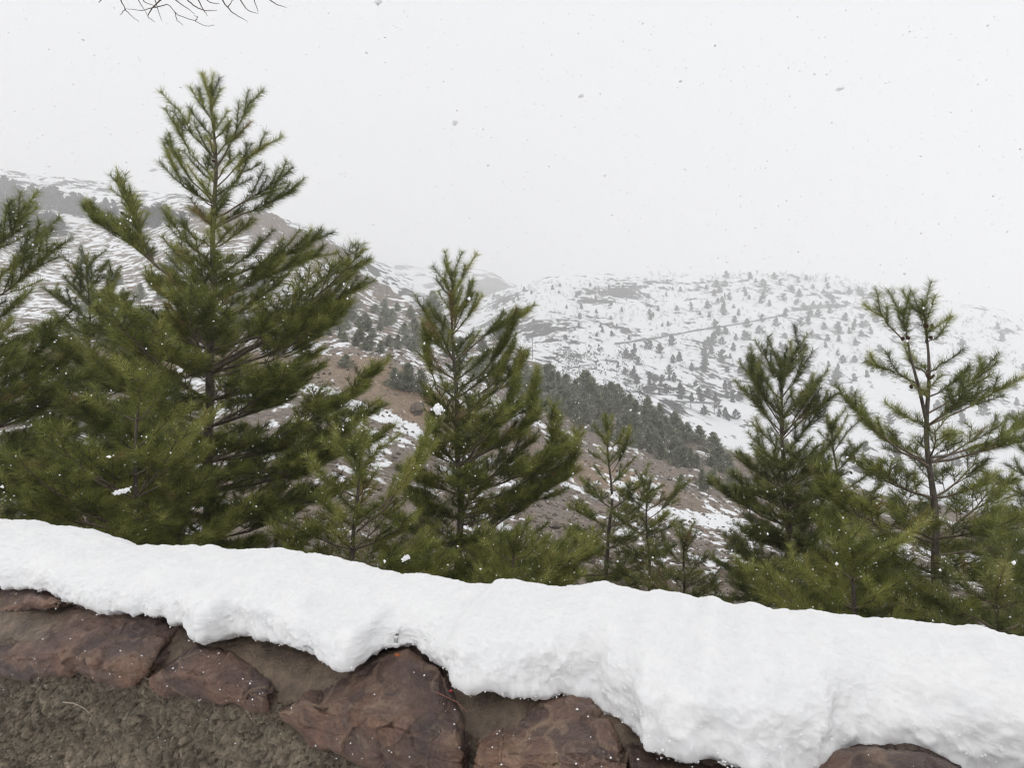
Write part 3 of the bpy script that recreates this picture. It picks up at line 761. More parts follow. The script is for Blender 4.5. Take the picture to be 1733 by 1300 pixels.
    link('crown', mesh_np('crown', v - O, f_, mat, False, {'tone': tn}), root, kind='stuff')
    r_ = np.random.default_rng(seed + 900)
    pick = v.reshape(-1, 3, 3)[r_.integers(0, len(f_), specks)]; cen = pick[:, 0] * 0.4 + pick[:, 2] * 0.6
    link('snow_specks', flakes(cen - O, r_.uniform(0.003, 0.0085, specks), seed), root, kind='stuff')
    for x, y in cones:
        c = link('pine_cone', cone_mesh(), root)
        c.location = at_d(x, y, d - 0.06) - O; c.scale = (0.72,) * 3; c.rotation_euler = (R.uniform(0.6, 2.4), 0, R.uniform(0, 6.28))
    return len(f_)

tot = 0
# tall pine on the left
tot += pine('pine_tree', 'tallest pine, at left, its tip reaching high above the hills', 6.3,
    [(358, 146), (361, 200), (363, 300), (362, 400), (358, 550), (354, 690), (352, 800), (350, 1000)], 0.062,
    {112: 8, 170: 20, 250: 30, 300: 32, 350: 40, 420: 55, 470: 85, 540: 130, 600: 190, 680: 250, 760: 300, 860: 330, 1000: 300},
    {112: 8, 150: 22, 200: 34, 250: 48, 300: 70, 350: 84, 400: 120, 450: 145, 490: 210, 560: 230, 640: 255, 720: 235, 800: 245, 900: 260, 1000: 250},
    limbs=[([(361, 268, 0), (330, 232, 0.05), (302, 185, 0.1)], 0.008, 0.45, 0.5), ([(361, 300, 0), (325, 265, 0), (297, 208, 0)], 0.008, 0.45, 0.5),
           ([(361, 340, 0), (318, 300, 0), (285, 240, -0.05)], 0.009, 0.4, 0.7), ([(361, 345, 0), (312, 318, -0.1), (283, 262, -0.15)], 0.009, 0.35, 0.8),
           ([(358, 535, 0), (300, 480, -0.1), (235, 425, -0.15), (150, 355, -0.2)], 0.02, 0.4, 1.5, 1), ([(262, 450, -0.12), (232, 390, -0.2), (207, 305, -0.2)], 0.012, 0.15, 1.5, 1),
           ([(358, 440, 0), (325, 420, 0.1), (283, 368, 0.1)], 0.009, 0.4, 0.7),
           ([(363, 290, 0), (395, 235, 0), (424, 170, 0)], 0.009, 0.4, 0.7), ([(363, 320, 0), (410, 275, 0), (452, 243, 0)], 0.008, 0.4, 0.8),
           ([(363, 370, 0), (430, 330, 0), (490, 290, 0)], 0.011, 0.35, 1.2), ([(363, 385, 0), (440, 350, 0.1), (497, 322, 0.1)], 0.011, 0.35, 1.0),
           ([(362, 480, 0), (440, 450, 0), (505, 420, 0), (543, 400, 0)], 0.014, 0.35, 1.5), ([(362, 500, 0), (450, 470, 0.1), (540, 432, 0.1)], 0.014, 0.35, 1.3),
           ([(357, 620, 0), (450, 575, -0.1), (540, 530, -0.1), (612, 484, -0.1)], 0.018, 0.35, 1.6), ([(357, 640, 0), (460, 610, -0.3), (590, 520, -0.3)], 0.016, 0.4, 1.5),
           ([(354, 760, 0), (470, 740, -0.2), (570, 690, -0.3), (645, 620, -0.3)], 0.018, 0.4, 1.6), ([(353, 800, 0), (480, 800, -0.3), (560, 740, -0.4), (640, 690, -0.4)], 0.018, 0.4, 1.2)],
    seed=3, whorl=0.27, per=6, dens=1.0, cones=[(361, 272), (207, 361), (366, 560)], elev=(58, 6))
# pine whose trunk stands just outside the left edge
tot += pine('pine_tree', 'dark pine at the left edge, branches reaching in from outside the picture', 5.6,
    [(-75, 320), (-70, 440), (-64, 700), (-60, 980)], 0.06,
    {320: 12, 400: 60, 520: 130, 700: 220, 1000: 260},
    {320: 12, 370: 60, 420: 95, 470: 120, 560: 150, 700: 180, 800: 190, 1000: 220},
    limbs=[([(-72, 450, 0), (-20, 430, 0), (20, 395, 0), (42, 345, 0)], 0.012, 0.35, 1.5), ([(-70, 560, 0), (0, 500, 0), (55, 455, 0), (92, 412, 0)], 0.012, 0.3, 1.5),
           ([(-66, 720, 0), (0, 660, 0.2), (60, 600, 0.2), (98, 545, 0.2)], 0.012, 0.3, 1.2)],
    seed=5, whorl=0.30, per=6, mat=NEED, tone0=0.36)
# smaller ones behind
tot += pine('pine_tree', 'small dark twin-topped pine between left edge and tallest pine', 9.0,
    [(148, 432), (150, 520), (152, 620), (156, 760), (158, 930)], 0.045,
    {430: 8, 480: 34, 540: 60, 620: 100, 720: 130, 900: 140}, {430: 8, 480: 34, 540: 60, 620: 100, 720: 130, 900: 140},
    limbs=[([(152, 600, 0), (180, 540, 0), (192, 465, 0)], 0.01, 0.3, 1.3)], seed=8, whorl=0.24, per=6, dens=1.2, mat=NEED_D)
tot += pine('pine_tree', 'low spreading light green young pine in front of tallest pine\'s left side', 5.0,
    [(235, 640), (232, 720), (228, 850), (225, 1010)], 0.03,
    {560: 10, 640: 60, 720: 130, 820: 190, 1000: 220}, {560: 10, 640: 60, 720: 120, 820: 160, 1000: 200},
    seed=9, whorl=0.26, per=5, tone0=0.55, elev=(45, 12))
# middle pine
tot += pine('pine_tree', 'slender pine in the middle with bare dark lower trunk', 6.6,
    [(763, 460), (766, 540), (770, 640), (776, 760), (778, 860), (777, 990)], 0.044,
    {440: 8, 480: 22, 540: 30, 590: 42, 640: 58, 690: 60, 760: 62, 840: 90, 900: 130, 1000: 150},
    {440: 8, 480: 26, 540: 48, 580: 88, 640: 112, 700: 135, 760: 175, 820: 190, 900: 190, 1000: 180},
    limbs=[([(766, 610, 0), (740, 570, 0), (716, 522, 0)], 0.008, 0.5, 0.6), ([(768, 560, 0), (785, 520, 0), (800, 478, 0)], 0.007, 0.35, 0.8),
           ([(769, 615, 0), (815, 572, 0), (850, 552, 0), (884, 532, 0)], 0.010, 0.4, 1.5), ([(771, 660, 0), (820, 630, 0), (850, 585, 0), (868, 545, 0)], 0.011, 0.4, 1.6),
           ([(771, 690, 0), (830, 655, 0), (850, 620, 0), (866, 585, 0)], 0.011, 0.5, 1.2), ([(774, 680, 0), (735, 650, 0), (722, 600, 0), (724, 560, 0)], 0.010, 0.4, 1.6),
           ([(774, 780, 0), (820, 740, 0), (862, 680, 0), (880, 608, 0)], 0.012, 0.4, 1.4), ([(777, 830, 0), (850, 800, 0), (890, 730, 0), (908, 640, 0)], 0.012, 0.5, 1.2),
           ([(778, 860, 0), (870, 830, 0), (930, 780, 0), (938, 700, 0)], 0.013, 0.4, 1.5), ([(778, 890, 0), (880, 860, 0), (950, 810, 0), (978, 738, 0)], 0.013, 0.4, 1.5)],
    seed=14, whorl=0.25, per=6, elev=(55, 10), dens=1.05, brown=0.03)
tot += pine('pine_tree', 'low bushy light green young pine between tallest pine and middle pine', 5.2,
    [(610, 745), (606, 800), (600, 900), (596, 1030)], 0.03,
    {700: 10, 780: 60, 860: 110, 1000: 150}, {700: 12, 760: 80, 830: 120, 900: 130, 1000: 140},
    limbs=[([(604, 900, 0), (660, 850, 0), (700, 800, 0), (722, 742, 0)], 0.010, 0.3, 1.3)],
    seed=19, whorl=0.22, per=5, tone0=0.56, elev=(42, 14))
# sparse small pines right of the middle
tot += pine('pine_tree', 'small sparse pine standing right of the middle pine', 9.5,
    [(1028, 716), (1030, 780), (1036, 860), (1028, 930), (1020, 1010)], 0.036,
    {710: 6, 760: 40, 830: 56, 900: 100, 1000: 130}, {710: 6, 760: 40, 830: 70, 900: 110, 1000: 130},
    limbs=[([(1036, 800, 0), (1055, 770, 0), (1064, 735, 0)], 0.008, 0.3, 1.2)], seed=23, whorl=0.33, per=4, mat=NEED, dens=0.8, tone0=0.38, shoot=0.26)
tot += pine('pine_tree', 'tiny pine leaning right over the snowy track', 9.0,
    [(1092, 815), (1094, 860), (1098, 930), (1100, 1040)], 0.026,
    {790: 6, 850: 30, 940: 70, 1050: 80}, {790: 6, 830: 40, 880: 55, 940: 50, 1050: 70},
    limbs=[([(1096, 880, 0), (1125, 860, 0), (1153, 822, 0)], 0.008, 0.3, 1.2)], seed=29, whorl=0.31, per=4, mat=NEED_D, dens=0.85, shoot=0.25)
tot += pine('pine_tree', 'thin low pine sapling with reddish needles just above the snow', 7.5,
    [(1160, 905), (1158, 960), (1156, 1060)], 0.02,
    {900: 6, 960: 60, 1060: 90}, {900: 6, 960: 50, 1060: 80}, seed=31, whorl=0.2, per=5, mat=NEED_D, dens=1.0, tone0=0.5, brown=0.08)
# right group
tot += pine('pine_tree', 'narrow dark pine left of the small pine in the right group', 6.8,
    [(1317, 606), (1322, 680), (1328, 780), (1334, 880), (1338, 1040)], 0.042,
    {600: 10, 640: 48, 700: 66, 760: 84, 840: 92, 920: 100, 980: 130, 1060: 160}, {600: 10, 640: 40, 680: 76, 740: 60, 840: 80, 920: 90, 1060: 110},
    limbs=[([(1322, 720, 0), (1290, 670, 0), (1272, 622, 0)], 0.008, 0.4, 1.0), ([(1322, 740, 0), (1285, 690, 0), (1258, 655, 0)], 0.008, 0.5, 0.8),
           ([(1324, 740, 0), (1350, 700, 0), (1382, 645, 0)], 0.009, 0.4, 1.2), ([(1324, 745, 0), (1360, 710, 0), (1400, 678, 0)], 0.009, 0.5, 1.0)],
    seed=37, whorl=0.24, per=6, dens=1.15, mat=NEED_D, elev=(58, 12), cones=[(1318, 700), (1345, 757)])
tot += pine('pine_tree', 'short dark pine between the narrow pine and the twin-topped pine', 8.2,
    [(1408, 716), (1414, 790), (1422, 880), (1428, 1040)], 0.04,
    {710: 10, 760: 42, 830: 60, 920: 80, 1060: 110}, {710: 10, 760: 40, 810: 70, 920: 80, 1060: 110},
    seed=41, whorl=0.28, per=5, mat=NEED_D, elev=(55, 14), cones=[(1443, 822), (1440, 800)])
tot += pine('pine_tree', 'tall open pine with twin tops and dark cones at right', 5.6,
    [(1564, 508), (1568, 600), (1570, 690), (1573, 760), (1580, 880), (1588, 1060)], 0.042,
    {490: 8, 540: 22, 600: 30, 650: 45, 700: 90, 760: 110, 850: 150, 940: 190, 1080: 230}, {490: 8, 530: 42, 600: 46, 640: 90, 690: 120, 760: 130, 850: 160, 940: 200, 1080: 240},
    limbs=[([(1570, 700, 0), (1620, 670, 0), (1665, 625, 0)], 0.010, 0.5, 1.2), ([(1572, 720, 0), (1640, 690, 0), (1702, 655, 0)], 0.010, 0.45, 0.9),
           ([(1574, 775, 0), (1640, 762, 0), (1700, 735, 0), (1745, 700, 0)], 0.012, 0.5, 0.9), ([(1573, 790, 0), (1520, 760, 0), (1460, 710, 0), (1432, 668, 0)], 0.012, 0.45, 1.0),
           ([(1556, 650, 0), (1510, 630, 0), (1470, 615, 0)], 0.008, 0.4, 1.0), ([(1528, 575, 0), (1500, 545, 0), (1484, 522, 0)], 0.007, 0.4, 0.9),
           ([(1582, 920, 0), (1500, 900, -0.3), (1420, 850, -0.4), (1390, 800, -0.4)], 0.014, 0.3, 1.2), ([(1582, 940, 0), (1650, 930, 0), (1760, 925, 0)], 0.014, 0.3, 1.2)],
    stems=[([(1572, 730), (1556, 660), (1540, 600), (1527, 526)], 0.018)],
    seed=43, whorl=0.30, per=5, mat=NEED, elev=(46, 2), dens=1.0, tone0=0.36, cones=[(1528, 573), (1537, 572), (1568, 552), (1577, 552), (1575, 571), (1542, 655), (1570, 637), (1578, 638)], shoot=0.22)
tot += pine('pine_tree', 'dense dark pine cut off by the right edge', 6.6,
    [(1775, 700), (1778, 800), (1782, 1080)], 0.05,
    {690: 12, 760: 60, 840: 100, 950: 130, 1080: 150}, {690: 12, 800: 80, 1080: 160}, seed=47, whorl=0.28, per=5, mat=NEED_D, dens=0.9)
tot += pine('pine_tree', 'low spreading olive young pine in front of the right group', 4.9,
    [(1440, 900), (1442, 960), (1446, 1100)], 0.028,
    {860: 10, 930: 90, 1000: 150, 1100: 170}, {860: 10, 930: 80, 1000: 130, 1100: 160}, seed=53, whorl=0.2, per=5, tone0=0.55, elev=(35, 10))
tot += pine('pine_tree', 'low green young pine at foot of the middle pine', 5.4,
    [(868, 905), (866, 960), (864, 1080)], 0.028,
    {860: 10, 930: 80, 1000: 120, 1100: 140}, {860: 10, 930: 90, 1000: 130, 1100: 150}, seed=59, whorl=0.2, per=5, tone0=0.50, elev=(40, 12))
tot += pine('pine_tree', 'low dark green young pine in the bottom right corner', 4.4,
    [(1690, 985), (1692, 1040), (1696, 1180)], 0.028,
    {940: 10, 1010: 100, 1100: 150, 1200: 170}, {940: 10, 1010: 100, 1200: 170}, seed=61, whorl=0.2, per=5, tone0=0.45, elev=(30, 6), mat=NEED_D)
print('near needles', tot)

# ------------------------------------------------------------------ trees on the hillsides
def hill_tree_meshes(seed, n, spiky, h=6.0, w=1.7):
    """boughs as loose clumps of blades round a stem"""
    r = np.random.default_rng(seed)
    nc = max(10, n // 40) if spiky else max(8, n // 12)
    t = (np.arange(nc) + r.random(nc)) / nc; t = t ** 1.15
    a = np.arange(nc) * 2.4 + r.normal(0, 0.5, nc)
    rr = w * (1 - t ** 1.6) ** 0.9 * r.uniform(0.45, 1.05, nc) * (1 + 0.2 * np.sin(a * 2 + seed))
    cc = np.stack([rr * np.cos(a), rr * np.sin(a), 0.35 + t * (h - 0.9) + 0.2 * rr], -1)
    k = r.integers(0, nc, n); fr = r.random(n) ** 0.6
    ax = np.stack([cc[k, 0] * 0, cc[k, 1] * 0, cc[k, 2] - 0.35 * rr[k] - 0.15], -1)
    p = ax + (cc[k] - ax) * fr[:, None] + r.normal(0, 0.20, (n, 3)) * (0.5 + 0.5 * (1 - t[k]))[:, None]
    out = cc[k] - ax; out /= np.linalg.norm(out, axis=1)[:, None] + 1e-6
    dr = out * 0.7 + np.array([0, 0, 0.75]) + r.normal(0, 0.35, (n, 3)); dr /= np.linalg.norm(dr, axis=1)[:, None]
    le = (0.62 if spiky else 1.0) * r.uniform(0.5, 1.15, n); wd = (0.13 if spiky else 0.62) * r.uniform(0.7, 1.3, n)
    sd = np.cross(dr, r.normal(size=(n, 3))); sd /= np.linalg.norm(sd, axis=1)[:, None]
    v = np.stack([p - sd * wd[:, None] / 2, p + dr * le[:, None] * 0.45 - sd * wd[:, None] * 0.35, p + dr * le[:, None], p + sd * wd[:, None] / 2], 1).reshape(-1, 3)
    tn = np.repeat(np.clip(r.normal(0.4, 0.16, nc)[k] + r.normal(0, 0.12, n), 0, 1), 4)
    return v, np.arange(n * 4).reshape(n, 4), tn
def trunk_mesh(h, r0, seed):
    tb = Tubes(); tb.add([(0, 0, -0.4), (0.03, 0, h * 0.3), (-0.03, 0.03, h * 0.7), (0, 0, h)], [r0, r0 * 0.8, r0 * 0.4, 0.01], 6)
    return tb.mesh('trunk', BARK)
MID = []
for k in range(6):
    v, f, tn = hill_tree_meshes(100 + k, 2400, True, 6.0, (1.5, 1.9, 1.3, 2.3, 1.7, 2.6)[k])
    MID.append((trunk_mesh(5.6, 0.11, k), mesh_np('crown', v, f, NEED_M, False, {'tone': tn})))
FART = []
for k in range(6):
    v, f, tn = hill_tree_meshes(200 + k, 300, False, 6.0, (1.7, 2.1, 1.4, 2.5, 1.9, 2.9)[k])
    tb = Tubes(); tb.add([(0, 0, -0.5), (0, 0, 1.5), (0, 0, 4.5)], [0.14, 0.1, 0.02], 5)
    tv = np.concatenate(tb.v); tf = np.concatenate(tb.f)
    FART.append(mesh_np('far_pine', np.concatenate([v, tv]), np.concatenate([f, tf + len(v)]), NEED_F, False, {'tone': np.concatenate([tn, np.full(len(tv), 0.2)])}))

def mid_tree(layer, x, y, hpx, label, group, r, wide=1.0):
    p = layer.place(x, y, 0.1); h = hpx / F * p[1]
    tr_, cr = MID[r.randrange(6)]
    root = thing('hillside_pine', label, 'tree', tuple(p), group)
    s = h / 6.0; root.scale = (s * wide * r.uniform(0.85, 1.2), s * wide * r.uniform(0.85, 1.2), s); root.rotation_euler = (0, 0, r.uniform(0, 6.28))
    link('trunk', tr_, root); link('crown', cr, root)
def in_poly(x, y, poly):
    c = False; j = len(poly) - 1
    for i in range(len(poly)):
        xi, yi = poly[i]; xj, yj = poly[j]
        if (yi > y) != (yj > y) and x < (xj - xi) * (y - yi) / (yj - yi) + xi: c = not c
        j = i
    return c
def sample(poly, n, mind, r):
    xs = [p[0] for p in poly]; ys = [p[1] for p in poly]; out = []; tries = 0
    while len(out) < n and tries < 40000:
        tries += 1
        x, y = r.uniform(min(xs), max(xs)), r.uniform(min(ys), max(ys))
        if in_poly(x, y, poly) and all(abs(x - a) / mind + abs(y - b) / (mind * 0.6) > 1 for a, b in out): out.append((x, y))
    return out
R = random.Random(5)
BELT = [(885, 640), (960, 655), (1060, 690), (1150, 730), (1225, 765), (1228, 800), (1180, 800), (1080, 770), (1010, 735), (930, 705), (880, 680)]
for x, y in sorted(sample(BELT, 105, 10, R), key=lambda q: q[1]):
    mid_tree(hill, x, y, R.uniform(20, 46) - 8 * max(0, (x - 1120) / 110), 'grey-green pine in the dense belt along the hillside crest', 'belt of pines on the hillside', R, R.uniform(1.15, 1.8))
SCRUB = [(545, 520), (610, 500), (700, 530), (760, 560), (860, 605), (880, 640), (740, 608), (640, 602), (560, 600)]
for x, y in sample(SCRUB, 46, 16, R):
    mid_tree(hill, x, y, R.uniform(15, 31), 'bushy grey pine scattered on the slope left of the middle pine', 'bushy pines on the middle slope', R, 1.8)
for x, y, h in ((733, 545, 55), (690, 662, 52), (668, 658, 40), (712, 665, 44), (585, 622, 26), (808, 640, 40), (845, 560, 40), (905, 705, 40)):
    mid_tree(hill, x, y, h, 'bushy grey pine scattered on the slope left of the middle pine', 'bushy pines on the middle slope', R, 1.6)
for x, y in sample([(140, 480), (330, 455), (520, 470), (540, 590), (330, 600), (140, 590)], 44, 18, R):
    mid_tree(hill, x, y, R.uniform(20, 38), 'bushy grey pine on the slope behind the tallest pine', 'bushy pines behind the tallest pine', R, 1.6)
for x, y in sample([(1120, 835), (1230, 800), (1250, 790), (1240, 825), (1180, 830)], 6, 14, R):
    mid_tree(hill, x, y, R.uniform(22, 40), 'small pine below the end of the hillside belt', 'small pines below the belt', R, 1.2)

def far_tree(layer, x, y, hpx, label, group, r, wide=1.0):
    p = layer.place(x, y, 0.2); h = hpx / F * p[1]; s = h / 6.0
    o = link('far_pine', FART[r.randrange(6)], None, label, 'tree', group, None, tuple(p))
    o.scale = (s * wide * r.uniform(0.8, 1.3), s * wide * r.uniform(0.8, 1.3), s); o.rotation_euler = (0, 0, r.uniform(0, 6.28))
# belts on the left slope
LBEL = 'hazy grey pine in the tree belts on the far left slope'
for poly, n, h in (([(-60, 290), (60, 330), (150, 348), (240, 365), (330, 385), (240, 392), (100, 362), (-60, 325)], 62, 26), ([(-40, 345), (40, 360), (60, 390), (-40, 390)], 14, 40), ([(45, 385), (110, 385), (112, 400), (50, 405)], 12, 30), ([(240, 365), (330, 362), (330, 375), (240, 375)], 10, 14)):
    for x, y in sample(poly, n, 9, R):
        L_ = lefth if y < interp_cols(RIDGE_Y, x) else hill
        far_tree(L_, x, y, R.uniform(0.7, 1.15) * h, LBEL, 'pines on the far left slope', R, 1.4)
FL = 'small hazy pine dotted over the snowy hill across the valley'
FG = 'pines on the far snowy hill'
cnt = 0; spots = []
AREAS = [([(1040, 600), (1230, 560), (1260, 640), (1250, 720), (1180, 700), (1050, 640)], 58, (11, 20)), ([(1180, 545), (1480, 520), (1500, 640), (1420, 680), (1260, 650)], 80, (10, 17)),
         ([(1200, 470), (1420, 475), (1540, 505), (1500, 520), (1180, 540)], 62, (8, 14)), ([(830, 500), (960, 480), (1150, 480), (1180, 540), (1000, 600), (880, 560)], 50, (6, 11)),
         ([(1240, 660), (1480, 650), (1733, 700), (1733, 860), (1300, 800)], 38, (15, 25)), ([(1560, 530), (1733, 560), (1733, 700), (1500, 640)], 12, (11, 18))]
for poly, n, hr in AREAS:
    for x, y in sample(poly, n, 9, R):
        far_tree(far, x, y, R.uniform(*hr), FL, FG, R, 1.25); cnt += 1
# the many more that are only specks: one mass
vv, ff, tt_, off = [], [], [], 0
for poly, n, hr in (([(820, 500), (900, 478), (1270, 462), (1450, 480), (1700, 535), (1733, 640), (1300, 640), (1000, 620), (900, 600)], 1300, (3.5, 8)), ([(930, 600), (1060, 600), (1100, 690), (960, 650)], 80, (10, 22)), ([(1000, 465), (1400, 465), (1600, 505), (1500, 500), (1270, 470)], 70, (5, 9))):
    for x, y in [(R.uniform(800, 1733), R.uniform(455, 800)) for _ in range(9000)]:
        if n <= 0: break
        if not in_poly(x, y, poly): continue
        n -= 1
        p = far.place(x, y, 0.1); s = R.uniform(*hr) / F * p[1] / 6.0
        me = FART[R.randrange(6)]
        v, f, tn = hill_tree_meshes(R.randrange(9999), 26, False, 6.0, 2.6)
        vv.append(v * s * np.array([1.3, 1.3, 1]) + p); ff.append(f + off); tt_.append(tn); off += len(v)
link('scrub', mesh_np('scrub', np.concatenate(vv), np.concatenate(ff), NEED_F, False, {'tone': np.concatenate(tt_)}), label='low dark scrub scattered over the snowy far hill', cat='scrub', kind='stuff')

# ------------------------------------------------------------------ rocks, poles, fence, road wall on the hillsides
ROCKM = mortar_material('grey_brown_rock', [(0.12, 0.10, 0.08), (0.22, 0.18, 0.145), (0.32, 0.26, 0.2)], 3, 0.9)
GREY = bark_material('weathered_metal', [(0.10, 0.10, 0.10), (0.2, 0.2, 0.2)], 8)
def rock_mesh(r, seed, name='boulder', res=3):
    import bmesh
    bm = bmesh.new(); bmesh.ops.create_icosphere(bm, subdivisions=res, radius=1.0)
    co = np.array([v.co[:] for v in bm.verts])
    n = fbm(co * 1.1, 3, seed) * 0.28
    co = co * (1 + n)[:, None] * np.array([1, 0.8, 0.85]) * r
    co = np.sign(co) * np.minimum(np.abs(co), r * np.array([0.85, 0.7, 0.95]))
    f = np.array([[v.index for v in q.verts] for q in bm.faces]); bm.free()
    return mesh_np(name, co, f, ROCKM, False)
p = hill.place(706, 700, 0.0)
link('boulder', rock_mesh(0.55, 4), None, 'tan rounded boulder on the bare bank left of the middle pine', 'boulder', None, None, (p[0], p[1], p[2] + 0.35))
vv, ff, off = [], [], 0
for _ in range(5200):
    x = R.uniform(500, 1700); d_ = 7 * (9.5 ** R.random())
    z = hill.height(x, d_); r = R.uniform(0.02, 0.09) * (1 + d_ * 0.02) * (2.2 if R.random() < 0.05 else 1)
    v = OCT * np.array([R.uniform(0.7, 1.4) * r, R.uniform(0.7, 1.4) * r, R.uniform(0.5, 0.9) * r]) + np.array([[R.uniform(-.3, .3) * r for _ in range(3)] for _ in range(6)])
    vv.append(v + np.array([(x - CX) / F * d_, d_, z + 0.2 * r])); ff.append(OCF + off); off += 6
link('loose_stones', mesh_np('loose_stones', np.concatenate(vv), np.concatenate(ff), ROCKM), label='loose brown stones strewn over the hillside', cat='stones', kind='stuff')

def pole(name, x, y, ytop, label, cat, rad, arms=None):
    p = hill.place(x, y, 0.2); h = (y - ytop) / F * p[1]
    root = thing(name, label, cat, tuple(p))
    t = Tubes(); t.add([(0, 0, 0), (0, 0, h * 0.5), (0, 0, h)], [rad, rad * 0.85, rad * 0.7], 8)
    link('post', t.mesh('post', GREY), root)
    if arms:
        for sx in (-1, 1):
            t = Tubes(); t.add([(0, 0, h - 0.1), (sx * arms * 0.6, 0, h + 0.05), (sx * arms, 0, h)], [rad * 0.5] * 3, 6)
            a = link('lamp_arm', t.mesh('lamp_arm', GREY), root)
            t = Tubes(); t.add([(sx * arms * 0.7, 0, h), (sx * arms, 0, h), (sx * arms * 1.5, 0, h - 0.05)], [0.06, 0.22, 0.14], 8)
            link('lamp_head', t.mesh('lamp_head', GREY), a)
    else:
        t = Tubes(); t.add([(-rad * 6, 0, h * 0.93), (0, 0, h * 0.93), (rad * 6, 0, h * 0.93)], [rad * 0.5] * 3, 6)
        link('cross_arm', t.mesh('cross_arm', GREY), root)
pole('street_lamp', 717, 545, 500, 'double-armed street lamp beside the grey pine on the slope', 'street lamp', 0.11, 0.9)
pole('utility_pole', 655, 505, 468, 'thin pole below the rocky crag', 'pole', 0.14)
pole('utility_pole', 72, 432, 386, 'pole beside the fence on the left slope', 'pole', 0.22)
pole('utility_pole', 901, 606, 566, 'thin pole at the left end of the pine belt', 'pole', 0.055)
fr = thing('fence', 'post and rail fence on the snowy left slope', 'fence', tuple(hill.place(45, 425)))
O = np.array(fr.location); tops = []
for k in range(10):
    x = 12 + k * 11.5; p = hill.place(x, 414 + k * 2.2, 0.3); hgt = 11 / F * p[1]
    t = Tubes(); t.add([p, p + [0, 0, hgt * 0.5], p + [0, 0, hgt]], [0.16, 0.15, 0.14], 6)
    link('post', t.mesh('post', GREY, O), fr); tops.append(p + [0, 0, hgt])
for dz in (0.15, 1.0):
    t = Tubes(); t.add(np.array(tops) - [0, 0, dz], [0.09] * len(tops), 5); link('rail', t.mesh('rail', GREY, O), fr)
def road_wall(pts, hgt, label):
    q = []
    for k in range(len(pts) - 1):
        for t in np.linspace(0, 1, 14, endpoint=False): q.append((pts[k][0] * (1 - t) + pts[k + 1][0] * t, pts[k][1] * (1 - t) + pts[k + 1][1] * t))
    g = np.array([far.place(x, y) for x, y in q]); n = len(g); w = np.array([0.1, 0.8, 0])
    hh = hgt * (0.7 + 0.5 * np.abs(vnoise(np.stack([np.arange(n) * 0.7, np.zeros(n), np.zeros(n)], -1), 3)))[:, None] * np.array([0, 0, 1.0])
    rows = np.stack([g - [0, 0, 1.0], g + hh, g + hh + w, g + w - [0, 0, 1.0]], 0)
    link('road_wall', mesh_np('road_wall', rows.reshape(-1, 3) - g[0], grid_faces(4, n), GREY), None, label, 'wall', None, None, tuple(g[0]))
road_wall([(1040, 584), (1110, 574), (1170, 562), (1260, 548), (1330, 534)], 1.6, 'thin dark roadside wall climbing the middle of the far snowy hill')
road_wall([(1340, 527), (1390, 522), (1436, 520)], 4.0, 'short thick dark wall high on the far snowy hill')
road_wall([(1445, 522), (1500, 521), (1560, 522)], 1.8, 'thin wall right of the short thick wall on far hill')
def canopy(x, y, wpx, hpx, label):
    p = far.place(x, y, 0.3); w = wpx / F * p[1] / 2; h = hpx / F * p[1]
    root = thing('shelter', label, 'shelter', tuple(p))
    t = np.array([(-w, -2, h), (w, -2, h * 0.86), (w, 2, h * 0.9), (-w, 2, h * 1.04)]); t2 = t + [0, 0, 0.5]
    link('roof', mesh_np('roof', np.concatenate([t, t2]), np.array([(0, 1, 2, 3), (4, 7, 6, 5), (0, 4, 5, 1), (1, 5, 6, 2), (2, 6, 7, 3), (3, 7, 4, 0)]), GREY), root)
    for sx in (-0.8, -0.3, 0.3, 0.8):
        tb = Tubes(); tb.add([(sx * w, 0, 0), (sx * w, 0, h * 0.5), (sx * w, 0, h * 0.95)], [0.15] * 3, 6); link('post', tb.mesh('post', GREY), root)
canopy(1180, 700, 72, 20, 'long flat-roofed shelter in the valley behind the pine belt')
canopy(958, 606, 30, 14, 'small flat-topped shelter above the left end of the belt')

